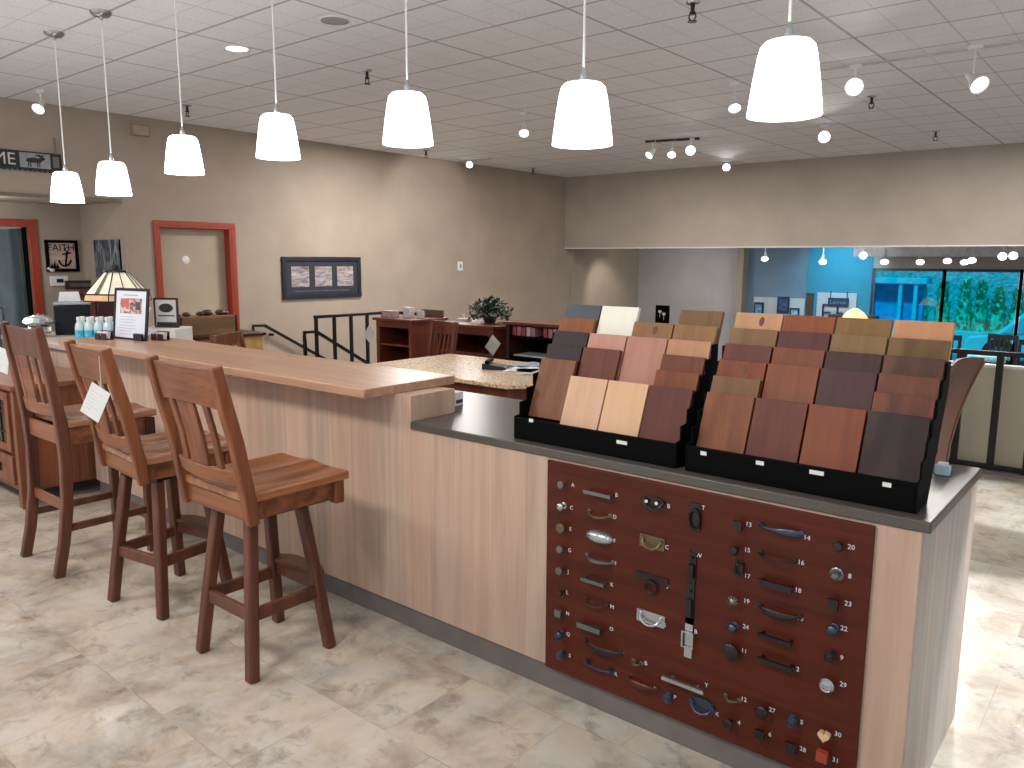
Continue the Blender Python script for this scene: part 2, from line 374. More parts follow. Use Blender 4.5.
# back walls of the lower showroom
struct(MB().box(XL,-6.42,YB,YB+.15,ZF,ZS+.05), 'wall_back', W['wall_grey'], smooth=False)
struct(MB().box(-6.42,-6.28,YB-.25,YB+.15,ZF,ZS+.05), 'wall_pilaster', W['wall'], smooth=False)
struct(MB().box(-6.28,-5.05,YB,YB+.15,ZF,ZS+.05), 'wall_back_slate', W['wall_slate'], smooth=False)
struct(MB().box(-5.05,-3.86,YB-.02,YB+.15,ZF,ZS+.05), 'wall_back_teal', W['wall_teal'], smooth=False)
slatm = flat('slatwall_white',(196,206,212),.5,noise=.02)
for x0,x1,z1 in ((-6.1,-5.07,.85),(-4.83,-4.1,.98)):
    mb = MB()
    for k in range(9):
        zz = z1-.075*(k+1); mb.box(x0,x1,YB-.055,YB-.033,zz+.022,zz+.075)
    mb.box(x0,x1,YB-.032,YB-.021,z1-.675,z1)
    struct(mb, 'trim_slatwall', slatm, smooth=False)
struct(MB().box(-5.04,-4.9,YB-.05,YB-.021,ZF,.96), 'trim_5', flat('brown_post',(70,60,58),.5), smooth=False)
# shop windows
ZW0, ZW1 = -.35, 1.455
struct(MB().box(-3.86,3.2,YB,YB+.15,ZF,ZW0).box(-3.86,3.2,YB,YB+.15,ZW1,ZS+.05), 'wall_window', W['header'], smooth=False)
struct(MB().box(-3.86,3.2,YB-.1,YB,ZW0-.03,ZW0+.005), 'trim_sill', W['white'], smooth=False)
struct(MB().box(-3.95,3.2,12.55,12.75,1.66,ZS+.03), 'trim_valance', flat('pale_valance',(214,214,218),.6), smooth=False)
wx = [-3.84,-2.665,-1.51,-.35,.8,1.95,3.1]
glass = bpy.data.materials.new('tinted_glass'); glass.use_nodes = True
nt = glass.node_tree; nt.nodes.clear(); o_ = nt.nodes.new('ShaderNodeOutputMaterial'); tr = nt.nodes.new('ShaderNodeBsdfTransparent'); gl = nt.nodes.new('ShaderNodeBsdfGlossy'); mxs = nt.nodes.new('ShaderNodeMixShader')
tr.inputs[0].default_value = (.05,.60,.74,1); gl.inputs['Roughness'].default_value = .02; mxs.inputs[0].default_value = .05
nt.links.new(tr.outputs[0],mxs.inputs[1]); nt.links.new(gl.outputs[0],mxs.inputs[2]); nt.links.new(mxs.outputs[0],o_.inputs[0])
fm = flat('window_frame_dark',(34,52,62),.4)
for i in range(6):
    a, b_ = wx[i], wx[i+1]
    w = struct(MB().box(a-.022,a+.022,YB-.03,YB+.05,ZW0,ZW1).box(b_-.022,b_+.022,YB-.03,YB+.05,ZW0,ZW1).box(a,b_,YB-.03,YB+.05,ZW1-.05,ZW1).box(a,b_,YB-.03,YB+.05,ZW0,ZW0+.04), 'window_%d'%(i+1), fm, smooth=False)
    struct(MB().box(a+.03,b_-.03,YB+.005,YB+.012,ZW0+.03,ZW1-.04), 'window_pane', glass, w, smooth=False)

# ------------------------------------------------------------------ outdoors
struct(MB().box(-16,8,YB+.2,40,-.6,-.5), 'ground', flat('wet_asphalt',(120,125,128),.5,nscale=3,noise=.15), smooth=False)
struct(MB().box(-16,-2.3,17.9,18.2,-.5,.02), 'ground_kerb', flat('kerb_concrete',(215,215,210),.8), smooth=False)
gravel = flat('gravel_bank',(150,140,140),.9,noise=.3,nscale=9)
struct(MB().prism([(23.2,-.5),(27,2.3),(40,4.2),(40,-.5)],-16,8,'X'), 'ground_bank', gravel, smooth=False)
treem = flat('conifer_green',(120,200,160),.8,noise=.25,nscale=9)
def conifer(x, y, h, r):
    mb = MB(); rnd = random.Random(int(x*100))
    for k in range(260):
        t = rnd.random()**.8; z = h*(.04+.93*t); rr = r*(1-t)**.5*(.80+.2*rnd.random()); a = rnd.random()*2*PI
        c = Vector((rr*math.cos(a), rr*math.sin(a), z)); s = .05+.05*rnd.random()
        d = Vector((math.cos(a)*.6, math.sin(a)*.6, .8)); q = Vector((-math.sin(a), math.cos(a), 0))
        mb.add([c-q*s*.6, c+q*s*.6, c+d*s*1.7+q*s*.15, c+d*s*1.7-q*s*.15],[(0,1,2,3)])
    mb.lathe([(r*.75,h*.03),(r*.92,h*.12),(r*.8,h*.4),(r*.62,h*.65),(r*.35,h*.86),(0,h*.99)],14)
    return mb
tl = ['leftmost clipped green conifer of the row outside, half behind the blue porch','green conifer outside, second from the left in the row','green conifer outside beside the dark window mullion','tall green conifer outside, just right of the mullion','green conifer outside in the middle of the right pane','green conifer outside above the roof of the white car','green conifer outside by the far right mullion','rightmost green conifer of the row outside']
for i,x in enumerate((-6.0,-5.4,-4.8,-4.26,-3.74,-3.36,-2.96,-2.55)):
    h = (1.95,1.98,2.0,2.05,2.1,2.05,1.9,1.85)[i]
    tr_ = thing('conifer', tl[i], 'tree', (x,21.8,-.95), group='conifers outside the window')
    conifer(x,0,h,.25).build('foliage', treem, tr_, smooth=False)
    MB().lathe([(.05,0),(.04,.25)],8).build('trunk', W['mission'], tr_)
# porch building at left outside
pb = thing('porch_building','blue shop porch with pale columns seen through the left pane','building',(-4.9,18.9,-.5))
bl = flat('porch_blue',(90,170,220),.6,noise=.12,nscale=4); blp = flat('porch_pale',(170,220,235),.6)
MB().box(-1.2,.75,.1,.3,0,1.55).build('wall', bl, pb, smooth=False)
MB().box(-1.3,.85,-.2,.4,1.55,1.68).build('roof', blp, pb, smooth=False)
for cx in (-.98,-.38,.28,.62): MB().box(cx-.04,cx+.04,-.17,-.08,0,1.55).build('column', blp, pb, smooth=False)
MB().box(-.74,-.5,-.2,-.17,1.13,1.36).build('sign_board', flat('sign_white',(235,240,235),.5,emit=.3), pb, smooth=False)
MB().box(-1.2,-.98,-.15,-.1,.98,1.03).build('rail', blp, pb, smooth=False)
# white car
cm = flat('white_car_paint',(225,228,228),.25,noise=.01,coat=.5)
car = thing('parked_car','white car parked outside, lower right of the window','car',(-1.75,17.0,-.55))
body = MB(); P_ = [(-.95,.18),(-.98,.5),(-.92,.62),(-.45,.68),(.0,1.12),(.3,1.2),(1.6,1.22),(2.1,1.15),(2.5,.75),(2.9,.7),(2.95,.2)]
body.prism(P_,-.75,.75,'Y').build('body', cm, car, bevel=.05, seg=3)
MB().prism([(-.3,.72),(.05,1.06),(.75,1.12),(.75,.72)],-.765,-.752,'Y').prism([(.85,.72),(.85,1.12),(1.6,1.14),(1.95,.74)],-.765,-.752,'Y').build('side_window', flat('car_glass',(160,200,205),.1), car)
for x in (-.35,2.2):
    w_ = MB().lathe([(.0,-.1),(.2,-.1),(.3,-.09),(.31,0),(.3,.09),(.2,.1),(0,.1)],20,T(x,-.74,.3)@RX(PI/2)).build('wheel', W['black'], car)
    MB().lathe([(.17,0),(.1,.02),(0,.03)],16,T(x,-.835,.3)@RX(PI/2)).build('hubcap', W['steel'], w_)

# ------------------------------------------------------------------ counters
bar = thing('bar_counter','long pale oak plank bar base behind the stools','counter',(0,0,0))
MB().box(-5.0,-1.925,.007,.03,.1,1.018).build('front_panel', W['panel'], bar, smooth=False)
MB().box(-5.0,-1.946,.0305,.262,.1,1.018).build('body', W['panel'], bar, smooth=False)
MB().box(-1.9455,-1.9245,.0305,.265,.9145,1.018).build('end_panel', W['panel_warm'], bar, smooth=False)
MB().box(-5.0,-1.925,.025,.31,0,.1).build('toe_kick', W['kick'], bar, smooth=False)
bt = MB().box(-5.0,-2.0154,-.161,.362,1.0185,1.057).build('butcher_block_worktop', W['butcher'], None, bevel=.004)
tag(bt,'long butcher-block wooden bar top with rounded square edges','countertop')
lc = thing('display_counter','lower pale oak counter base carrying the hardware board','counter',(0,0,0))
MB().box(-1.924,-.021,.007,.03,.1,.882).build('front_panel', W['panel'], lc, smooth=False)
MB().box(-.04,-.02,.0301,.78,0.0,.882).build('end_panel', W['panel_end'], lc, smooth=False)
MB().box(-1.924,-.041,.0301,.78,.1,.882).box(-2.35,-1.9245,.29,.78,.1,.882).build('body', W['panel'], lc, smooth=False)
MB().box(-1.924,-.0205,.02,.76,0,.1).build('toe_kick', W['kick'], lc, smooth=False)
ct = MB().prism([(-1.9240,0),(0,0),(0,.70),(-2.35,.70),(-2.35,.29),(-1.9240,.29)],.8825,.914,'Z').build('stone_worktop', W['stone'], None, bevel=.004)
tag(ct,'dark polished stone countertop under the wood samples','countertop')

# ------------------------------------------------------------------ hardware display board
HW=[
  ('roundknob', -1.14, 0.803, 0.025, 'A', -1.106, 0.804) ,
  ('domeknob', -1.142, 0.724, 0.03, 'C', -1.11, 0.722) ,
  ('paleknob', -1.14, 0.647, 0.035, 'E', -1.113, 0.645) ,
  ('roundknob', -1.141, 0.571, 0.026, 'G', -1.115, 0.567) ,
  ('roundknob', -1.142, 0.491, 0.026, 'J', -1.119, 0.487) ,
  ('redknob', -1.138, 0.409, 0.022, 'L', -1.122, 0.409) ,
  ('squareknob', -1.146, 0.332, 0.031, 'N', -1.119, 0.331) ,
  ('domeknob', -1.142, 0.251, 0.03, 'Q', -1.115, 0.255) ,
  ('ringknob', -1.137, 0.177, 0.035, 'S', -1.107, 0.176) ,
  ('barpull', -0.991, 0.8, 0.107, 'B', -0.93, 0.803) ,
  ('archpull', -0.993, 0.727, 0.087, 'D', -0.935, 0.727) ,
  ('cuppull', -0.991, 0.645, 0.111, 'F', -0.933, 0.644) ,
  ('twistpull', -0.989, 0.569, 0.108, 'H', -0.931, 0.568) ,
  ('barpull', -1.001, 0.489, 0.093, 'K', -0.939, 0.489) ,
  ('archpull', -0.999, 0.411, 0.089, 'M', -0.936, 0.411) ,
  ('flatpull', -1.013, 0.319, 0.095, 'O', -0.936, 0.331) ,
  ('leafpull', -0.966, 0.259, 0.149, 'P', -0.889, 0.256) ,
  ('bailpull', -0.98, 0.18, 0.114, 'R', -0.914, 0.174) ,
  ('ovalbail', -0.789, 0.804, 0.089, 'B', -0.738, 0.805) ,
  ('binpull', -0.791, 0.674, 0.09, 'C', -0.739, 0.67) ,
  ('ringplate', -0.788, 0.536, 0.12, 'F', -0.73, 0.539) ,
  ('silverbail', -0.787, 0.416, 0.103, 'H', -0.739, 0.408) ,
  ('tinypull', -0.83, 0.248, 0.034, 'B', -0.8, 0.254) ,
  ('darkpull', -0.808, 0.179, 0.112, 'N', -0.76, 0.177) ,
  ('ringdrop', -0.645, 0.793, 0.043, 'T', -0.621, 0.824) ,
  ('latch', -0.648, 0.627, 0.037, 'W', -0.629, 0.67) ,
  ('longlatch', -0.65, 0.508, 0.037, '', 0, 0) ,
  ('silverlatch', -0.65, 0.395, 0.037, 'B', -0.628, 0.42) ,
  ('longbar', -0.654, 0.242, 0.145, 'Y', -0.584, 0.256) ,
  ('ringknob', -0.708, 0.175, 0.035, 'P', -0.69, 0.175) ,
  ('ovalpull', -0.594, 0.181, 0.094, 'K', -0.544, 0.174) ,
  ('squareknob', -0.501, 0.801, 0.024, '13', -0.476, 0.804) ,
  ('roundknob', -0.508, 0.723, 0.018, '15', -0.476, 0.726) ,
  ('squarering', -0.495, 0.667, 0.027, '17', -0.472, 0.646) ,
  ('cageknob', -0.503, 0.564, 0.034, '19', -0.47, 0.568) ,
  ('domeknob', -0.501, 0.481, 0.032, '24', -0.468, 0.487) ,
  ('bigknob', -0.503, 0.402, 0.038, '11', -0.469, 0.41) ,
  ('tinypull', -0.497, 0.246, 0.047, '12', -0.462, 0.255) ,
  ('roundknob', -0.499, 0.169, 0.029, '4', -0.473, 0.174) ,
  ('spoonpull', -0.381, 0.813, 0.126, '14', -0.306, 0.804) ,
  ('archpull', -0.386, 0.728, 0.101, '16', -0.318, 0.728) ,
  ('flatpull', -0.38, 0.649, 0.099, '18', -0.321, 0.644) ,
  ('leafpull', -0.369, 0.568, 0.121, '10', -0.31, 0.563) ,
  ('barpull', -0.372, 0.487, 0.099, '', 0, 0) ,
  ('barpull', -0.366, 0.413, 0.105, '2', -0.307, 0.408) ,
  ('roundknob', -0.215, 0.806, 0.024, '20', -0.187, 0.805) ,
  ('targetknob', -0.219, 0.72, 0.039, '8', -0.185, 0.723) ,
  ('squareknob', -0.218, 0.64, 0.034, '23', -0.184, 0.644) ,
  ('domeknob', -0.215, 0.566, 0.031, '22', -0.19, 0.57) ,
  ('ringknob', -0.217, 0.486, 0.032, '9', -0.19, 0.484) ,
  ('bigpale', -0.219, 0.4, 0.042, '29', -0.181, 0.407) ,
  ('heartknob', -0.216, 0.247, 0.03, '30', -0.185, 0.255) ,
  ('redblock', -0.217, 0.185, 0.033, '31', -0.186, 0.175) ,
  ('roundknob', -0.397, 0.249, 0.033, '27', -0.374, 0.254) ,
  ('squareknob', -0.399, 0.175, 0.033, '6', -0.376, 0.175) ,
  ('ringknob', -0.309, 0.254, 0.035, '5', -0.286, 0.251) ,
  ('squareknob', -0.307, 0.172, 0.037, '28', -0.278, 0.169) ,
]
hb = thing('hardware_display_board','reddish mahogany board of cabinet knobs and pulls on the counter front','display board',(0,.007,0))
MB().box(-1.217,-.132,-.012,0,.097,.875).build('board', W['mahogany'], hb, bevel=.002)
numm = flat('white_number',(215,215,225),.5,noise=.01)
FY = -.012            # front face of the board, local
def face(x,z): return T(x,FY,z)@RX(PI/2)      # local z of a lathe -> -Y
def knob_prof(r):
    r *= 1.25
    return [(r*.42,0),(r*.38,.012),(r*.62,.017),(r,.021),(r,.026),(r*.8,.03),(0,.031)]
for kind,x,z,w,t,tx,tz in HW:
    r = w*.46; m = W['bronze']; nm = 'pull'; mb = MB(); extra = None
    if kind in ('roundknob','bigknob','domeknob','paleknob','redknob','bigpale','targetknob','cageknob','squareknob','ringknob','heartknob','redblock'): nm = 'knob'
    if kind == 'roundknob': mb.lathe(knob_prof(max(.011,r)),18,face(x,z)); m = W['pewter'] if x < -1 else W['bronze']
    elif kind == 'bigknob': mb.lathe(knob_prof(.021),22,face(x,z))
    elif kind == 'domeknob':
        q = max(.015,r); mb.lathe([(q*.8,0),(q*.8,.003),(q*.4,.006),(q*.4,.014),(q*.95,.018),(q,.023),(q*.8,.029),(q*.4,.032),(0,.033)],20,face(x,z)); m = W['silver'] if z > .7 else W['bluesteel']
    elif kind == 'paleknob': mb.lathe(knob_prof(.0145),18,face(x,z)); m = W['brass']
    elif kind == 'redknob': mb.lathe(knob_prof(.009),14,face(x,z)); m = W['copper']
    elif kind == 'squareknob':
        q = max(.0135,w*.42); mb.lathe([(q*.4,0),(q*.4,.016)],12,face(x,z)).box(x-q,x+q,FY-.026,FY-.016,z-q,z+q)
        m = W['pewter'] if x < -1 else W['bronze']
    elif kind == 'ringknob':
        q = .013; mb.lathe([(q,0),(q,.004),(q*.5,.006),(q*.5,.012),(q*.9,.016),(q*.8,.024),(0,.027)],16,face(x,z))
        pts = [(x+q*1.1*math.sin(a),FY-.02,z-q*.3-q*1.1*math.cos(a)) for a in [2*PI*k/16 for k in range(16)]]
        mb.tube(pts,.0025,6,closed=True); m = W['bluesteel'] if z < .3 else W['bronze']
    elif kind == 'cageknob':
        mb.lathe([(.006,0),(.006,.01),(.004,.011)],12,face(x,z))
        for k in range(5):
            a = PI*k/5; mb.tube([(x+.016*math.cos(a)*s_,FY-.02-.012*math.cos(s_*1.4),z+.016*math.sin(a)*s_) for s_ in (-1,-.6,-.2,.2,.6,1)],.0022,6)
        m = W['pewter']
    elif kind == 'targetknob':
        mb.lathe([(.0195,0),(.0195,.004),(.016,.006),(.015,.004),(.011,.004),(.01,.012),(.011,.02),(.007,.026),(0,.027)],24,face(x,z)); m = W['pewter']
    elif kind == 'bigpale':
        mb.lathe([(.01,0),(.009,.012),(.019,.018),(.021,.024),(.017,.029),(.015,.027),(.006,.03),(0,.031)],24,face(x,z)); m = W['silver']
    elif kind == 'heartknob':
        pts = []
        for k in range(28):
            a = 2*PI*k/28; pts.append((x+.0011*16*math.sin(a)**3*.95, z+.0011*(13*math.cos(a)-5*math.cos(2*a)-2*math.cos(3*a)-math.cos(4*a))*.95))
        mb.prism(pts,FY-.028,FY-.012,'Y').lathe([(.006,0),(.006,.014)],10,face(x,z)); m = W['palewood']
    elif kind == 'redblock': mb.box(x-.015,x+.015,FY-.03,FY-.012,z-.016,z+.016).box(x-.006,x+.006,FY-.014,FY,z-.006,z+.006); m = W['redwood']
    elif kind == 'squarering':
        nm = 'pull'; mb.box(x-.012,x+.012,FY-.004,FY,z-.022,z+.022)
        mb.sweep([(x-.012,FY-.012,z+.012),(x+.012,FY-.012,z+.012),(x+.012,FY-.014,z-.02),(x-.012,FY-.014,z-.02)],.005,.005,(0,1,0),closed=True)
        mb.box(x-.008,x+.008,FY-.014,FY,z+.008,z+.016)
    elif kind in ('barpull','flatpull','longbar'):
        th = .012 if kind == 'flatpull' else .008
        mb.sweep([(x-w/2,FY-.024,z),(x+w/2,FY-.024,z)],.010,th*1.5,(0,0,1))
        i_ = .30 if kind == 'longbar' else .42
        for s_ in (-1,1): mb.lathe([(.006,0),(.005,.02)],10,face(x+s_*w*i_,z))
        m = W['pewter'] if x < -.9 else (W['silver'] if kind == 'longbar' else W['bronze'])
    elif kind in ('archpull','twistpull','leafpull','bailpull','darkpull','spoonpull','tinypull'):
        h = {'archpull':.028,'twistpull':.026,'leafpull':.024,'bailpull':.02,'darkpull':.02,'spoonpull':.022,'tinypull':.02}[kind]
        pts = [(x-w/2+w*k/10, FY-.004-h*math.sin(PI*k/10)**.7, z-(.006*math.sin(PI*k/10) if kind in('archpull','leafpull') else 0)) for k in range(11)]
        if kind == 'leafpull': ws = [.006+.018*math.sin(PI*k/10) for k in range(11)]; mb.sweep(pts,.006,ws,(0,0,1),n=8)
        elif kind == 'darkpull': ws = [.012+.01*math.sin(PI*k/10) for k in range(11)]; mb.sweep(pts,.008,ws,(0,0,1),n=8)
        elif kind == 'spoonpull': ws = [.016-.012*math.sin(PI*min(1,k/5)/1) if k < 5 else .006+.014*math.sin(PI*(k-4)/7) for k in range(11)]; mb.sweep(pts,.006,ws,(0,0,1),n=8)
        elif kind == 'twistpull': ws = [.006+.006*math.sin(PI*k/10) for k in range(11)]; mb.sweep(pts,ws,ws,(0,0,1),n=4)
        else: mb.sweep(pts,.007,.008,(0,0,1),n=8)
        for s_ in (-1,1): mb.lathe([(.009,0),(.008,.004),(.004,.006)],10,face(x+s_*(w/2-.002),z))
        if kind == 'bailpull':
            for s_ in (-1,1): mb.lathe([(.011,0),(.009,.012),(.006,.02),(0,.022)],12,face(x+s_*(w*.42),z+.004))
        m = {'archpull':W['brass'] if z > .7 and x < -.9 else (W['copper'] if x < -.9 else W['bronze']),'twistpull':W['pewter'],'leafpull':W['bronze'],'bailpull':W['bluesteel'],'darkpull':W['copper'],'spoonpull':W['bluesteel'] if z > .7 else W['bronze'],'tinypull':W['brass']}[kind]
    elif kind == 'cuppull':
        mb.ball((x,FY-.001,z),1,n=20,sc=(w/2,.026,.024)); m = W['silver']
    elif kind in ('ovalbail','binpull','silverbail','ringplate','ovalpull'):
        if kind == 'ovalbail': plate = [(x+w/2*math.cos(a),z+.024*math.sin(a)) for a in [2*PI*k/20 for k in range(20)]]
        elif kind == 'ovalpull': plate = [(x+w/2*math.cos(a),z+.028*math.sin(a)*(1 if math.sin(a)>0 else .6)) for a in [2*PI*k/20 for k in range(20)]]
        elif kind == 'ringplate': plate = [(x-w/2,z+.004),(x+w/2,z+.004),(x+w/2,z+.03),(x-w/2,z+.03)]
        else: plate = [(x-w/2,z-.02),(x+w/2,z-.02),(x+w/2,z+.022),(x-w/2,z+.022)]
        mb.prism(plate,FY-.004,FY,'Y')
        m = {'ovalbail':W['bronze'],'ovalpull':W['bluesteel'],'ringplate':W['bronze'],'silverbail':W['silver'],'binpull':W['brass']}[kind]
        q = w*.36
        if kind == 'ringplate':
            pts = [(x+.022*math.cos(a),FY-.01,z-.012+.02*math.sin(a)) for a in [2*PI*k/18 for k in range(18)]]; mb.tube(pts,.004,6,closed=True)
        else:
            pts = [(x-q*math.cos(PI*k/10),FY-.008-.012*math.sin(PI*k/10),z+.008-.026*math.sin(PI*k/10)) for k in range(11)]; mb.tube(pts,.0035,6)
            for s_ in (-1,1): mb.lathe([(.008,0),(.007,.01),(0,.012)],12,face(x+s_*q,z+.008))
        if kind == 'ovalbail': extra = W['white']
    elif kind in ('ringdrop','latch','longlatch','silverlatch'):
        h = {'ringdrop':.085,'latch':.10,'longlatch':.135,'silverlatch':.135}[kind]; q = .013 if kind != 'ringdrop' else .018
        mb.box(x-q,x+q,FY-.005,FY,z-h/2,z+h/2)
        if kind == 'ringdrop':
            pts = [(x+.017*math.sin(a),FY-.012,z-.008-.03*math.cos(a)) for a in [2*PI*k/18 for k in range(18)]]; mb.tube(pts,.0035,6,closed=True); mb.lathe([(.009,0),(.007,.012),(0,.014)],12,face(x,z+.02))
        elif kind == 'silverlatch':
            mb.sweep([(x-.018,FY-.012,z+.02),(x+.018,FY-.012,z+.02),(x+.018,FY-.012,z-.03),(x-.018,FY-.012,z-.03)],.006,.006,(0,1,0),closed=True)
        else:
            mb.box(x-q*.7,x+q*.7,FY-.016,FY-.004,z-h*.3,z+h*.12).lathe([(.006,0),(.005,.014)],10,face(x,z+h*.32))
        m = W['silver'] if kind == 'silverlatch' else W['darkplastic'] if kind == 'longlatch' else W['bronze']; nm = 'latch' if kind != 'ringdrop' else 'pull'
    o = mb.build(nm, m, hb)
    if extra:
        for s_ in (-1,1): MB().lathe([(.0055,0),(.0055,.002)],10,T(x+s_*.5*.036-.004,FY-.0125,z+.006)@RX(PI/2)).build('sticker_dot', extra, o)
    if t: text_mesh(t,.0195,'number',numm,hb,(tx,FY-.0008,tz),(PI/2,0,0))
# ------------------------------------------------------------------ sample racks and boards
LEAN = math.radians(21); BL = .228; BT = .016; BW = .158
boards = { # rack x0, colour table [col][row] (row 1 = front), label words
 'left': (-1.408, [
   {2:((158,112,86),(108,68,54),'walnut-brown two-tone'),3:((58,42,50),(38,26,33),'near-black purple'),4:((62,46,54),(42,30,37),'blackish plum'),5:((166,104,70),(130,74,48),'orange-brown'),6:((44,54,66),(32,40,50),'dark slate-blue')},
   {1:((232,196,160),(212,172,136),'creamy light maple'),3:((130,80,66),(98,56,48),'red-brown'),4:((208,164,140),(186,140,116),'pinkish tan'),6:((226,222,206),(214,208,190),'painted white')},
   {1:((236,200,158),(220,180,138),'palest yellow maple'),4:((200,154,130),(172,126,104),'rosy beige'),5:((176,136,104),(140,102,74),'dull tan knotty')},
   {1:((122,72,66),(90,48,46),'dark maroon'),2:((150,90,62),(112,62,42),'warm chestnut'),3:((140,84,62),(104,58,44),'mid-brown'),4:((206,162,124),(178,132,98),'light honey'),5:((176,136,102),(142,104,76),'sandy tan'),6:((152,120,90),(116,88,64),'drab olive-brown')}]),
 'right': (-.7085, [
   {1:((160,104,72),(116,68,46),'grained honey-oak'),2:((148,112,82),(112,80,58),'faded grey-brown'),3:((164,98,62),(116,58,36),'knotty russet'),4:((126,72,62),(94,48,44),'rusty maroon'),5:((162,126,94),(120,90,66),'weathered grey-tan'),6:((222,182,138),(186,142,102),'knotty pale pine')},
   {1:((124,68,58),(92,44,40),'deep cherry-red'),3:((160,96,64),(122,68,46),'plain reddish oak'),4:((148,86,60),(112,60,42),'brick-brown'),5:((110,62,58),(80,42,42),'dark burgundy'),6:((170,100,62),(132,72,44),'bright orange-brown')},
   {1:((158,92,62),(120,64,44),'copper-brown'),3:((92,58,60),(66,38,42),'dark plum-brown'),4:((84,54,48),(58,36,34),'blackish brown'),5:((162,132,96),(132,104,74),'khaki-grey'),6:((160,126,84),(130,98,64),'golden khaki')},
   {1:((76,54,56),(40,28,30),'charcoal open-grain'),2:((140,88,70),(88,50,42),'striped reddish ash'),3:((154,102,82),(106,64,52),'wavy-grained cinnamon'),4:((122,86,70),(80,54,46),'smoky-brown ash'),5:((146,116,82),(98,74,52),'olive zebra-grained'),6:((222,174,128),(196,146,104),'peach-coloured maple')}])}
rown = {1:'front row',2:'second row',3:'third row',4:'fourth row',5:'fifth row',6:'topmost row'}
coln = {0:'leftmost column',1:'second column',2:'third column',3:'rightmost column'}
bd = Vector((0,math.sin(LEAN),math.cos(LEAN))); bn = Vector((0,-math.cos(LEAN),math.sin(LEAN)))
knotty = {('left',2,5),('right',0,6),('right',0,3)}
for side,(x0,cols) in boards.items():
    rk = thing('sample_rack', 'black stepped display rack holding the %s block of door samples'%side, 'display rack', (x0,0,.914), group='stepped sample racks')
    Wd = .655
    mb = MB()
    for i in range(6):
        y = .062+.04*i; mb.box(.004,Wd-.004,y,y+.04 if i < 5 else .30,max(0,.049*i-.13),.0195+.049*i)
    mb.build('stepped_shelf', W['black'], rk, smooth=False)
    MB().box(0,Wd,.048,.060,0.0,.080 if side == 'left' else .082).build('front_lip', W['black'], rk, bevel=.002)
    for sx in (-.006,Wd):
        pr = [(.048,0),(.048,.084)]
        for i in range(6):
            y = .078+.04*i; pr += [(y,.088+.049*i),(y,.088+.049*(i+1)-.004)]
        pr += [(.320,.378),(.320,.30),(.17,0)]
        MB().prism(pr,sx,sx+.006,'X').build('side_panel', W['black'], rk, bevel=.001)
    if side == 'left': lab = [(.075,.078,.018),(.46,.055,.04)]
    else: lab = [(.055,.066,.02),(.235,.066,.024),(.40,.066,.04),(.585,.066,.022)]
    for lx,lz,lw in lab: MB().box(lx-lw/2,lx+lw/2,.0465,.048,lz-.006,lz+.006).build('label_sticker', W['white'], rk, smooth=False)
    for c,col in enumerate(cols):
        for r,(c1,c2,word) in col.items():
            bx0 = .003+.164*c; base = Vector((0,.081+.04*(r-1),.021+.049*(r-1)))
            if word == 'painted white' or word.startswith('dark slate'): m = flat('sample_%s_%d_%d'%(side,c,r), c1, .4, noise=.02)
            else:
                KD = .90 if sum(c1) > 440 else .83
                c1 = (c1[0],c1[1],c1[2]*(1.06 if KD > .85 else .95)); c2 = (c2[0],c2[1],c2[2]*(1.06 if KD > .85 else .95))
                sat = lambda q,k: tuple(max(4,min(250,(sum(q)/3+(v_-sum(q)/3)*1.2)*k)) for v_ in q)
                mid = tuple((a_+b_)/2 for a_,b_ in zip(c1,c2)); c1 = sat(tuple(.6*a_+.4*b_ for a_,b_ in zip(c1,mid)),KD); c2 = sat(tuple(.6*a_+.4*b_ for a_,b_ in zip(c2,mid)),KD)
                m = wood('sample_%s_%d_%d'%(side,c,r), c1, c2, 'Z', 15+5*((c+r)%3), .14 if side == 'right' and c in (0,3) else .10, .42, spec=.22, rings=(2.6 if side == 'right' and c == 3 else 1.6 if side == 'right' and c == 0 else .8))
            # board modelled upright about its own base so that its grain runs up it
            mb = MB().box(-BW/2,BW/2,-BT/2,BT/2,0,BL)
            o = mb.build('wood_sample', m, None, bevel=.0012)
            o.location = (x0+bx0+BW/2, base.y+BT*.5*math.cos(LEAN), .914+base.z+BT*.5*math.sin(LEAN))
            o.rotation_euler = (-LEAN,0,0)
            tag(o, '%s wood sample, %s, %s of the %s rack'%(word, rown[r], coln[c], side), 'wood sample', 'door samples in the racks')
            if (side,c,r) in knotty:
                k = MB(); k.lathe([(.011,0),(.010,.0006),(.004,.0008),(0,.0008)],14,T(.012,-BT/2,BL-.028)@RX(PI/2)@Matrix.Diagonal((.8,1.5,1,1)))
                k.build('knot', flat('knot_dark',(92,48,30),.5), o)

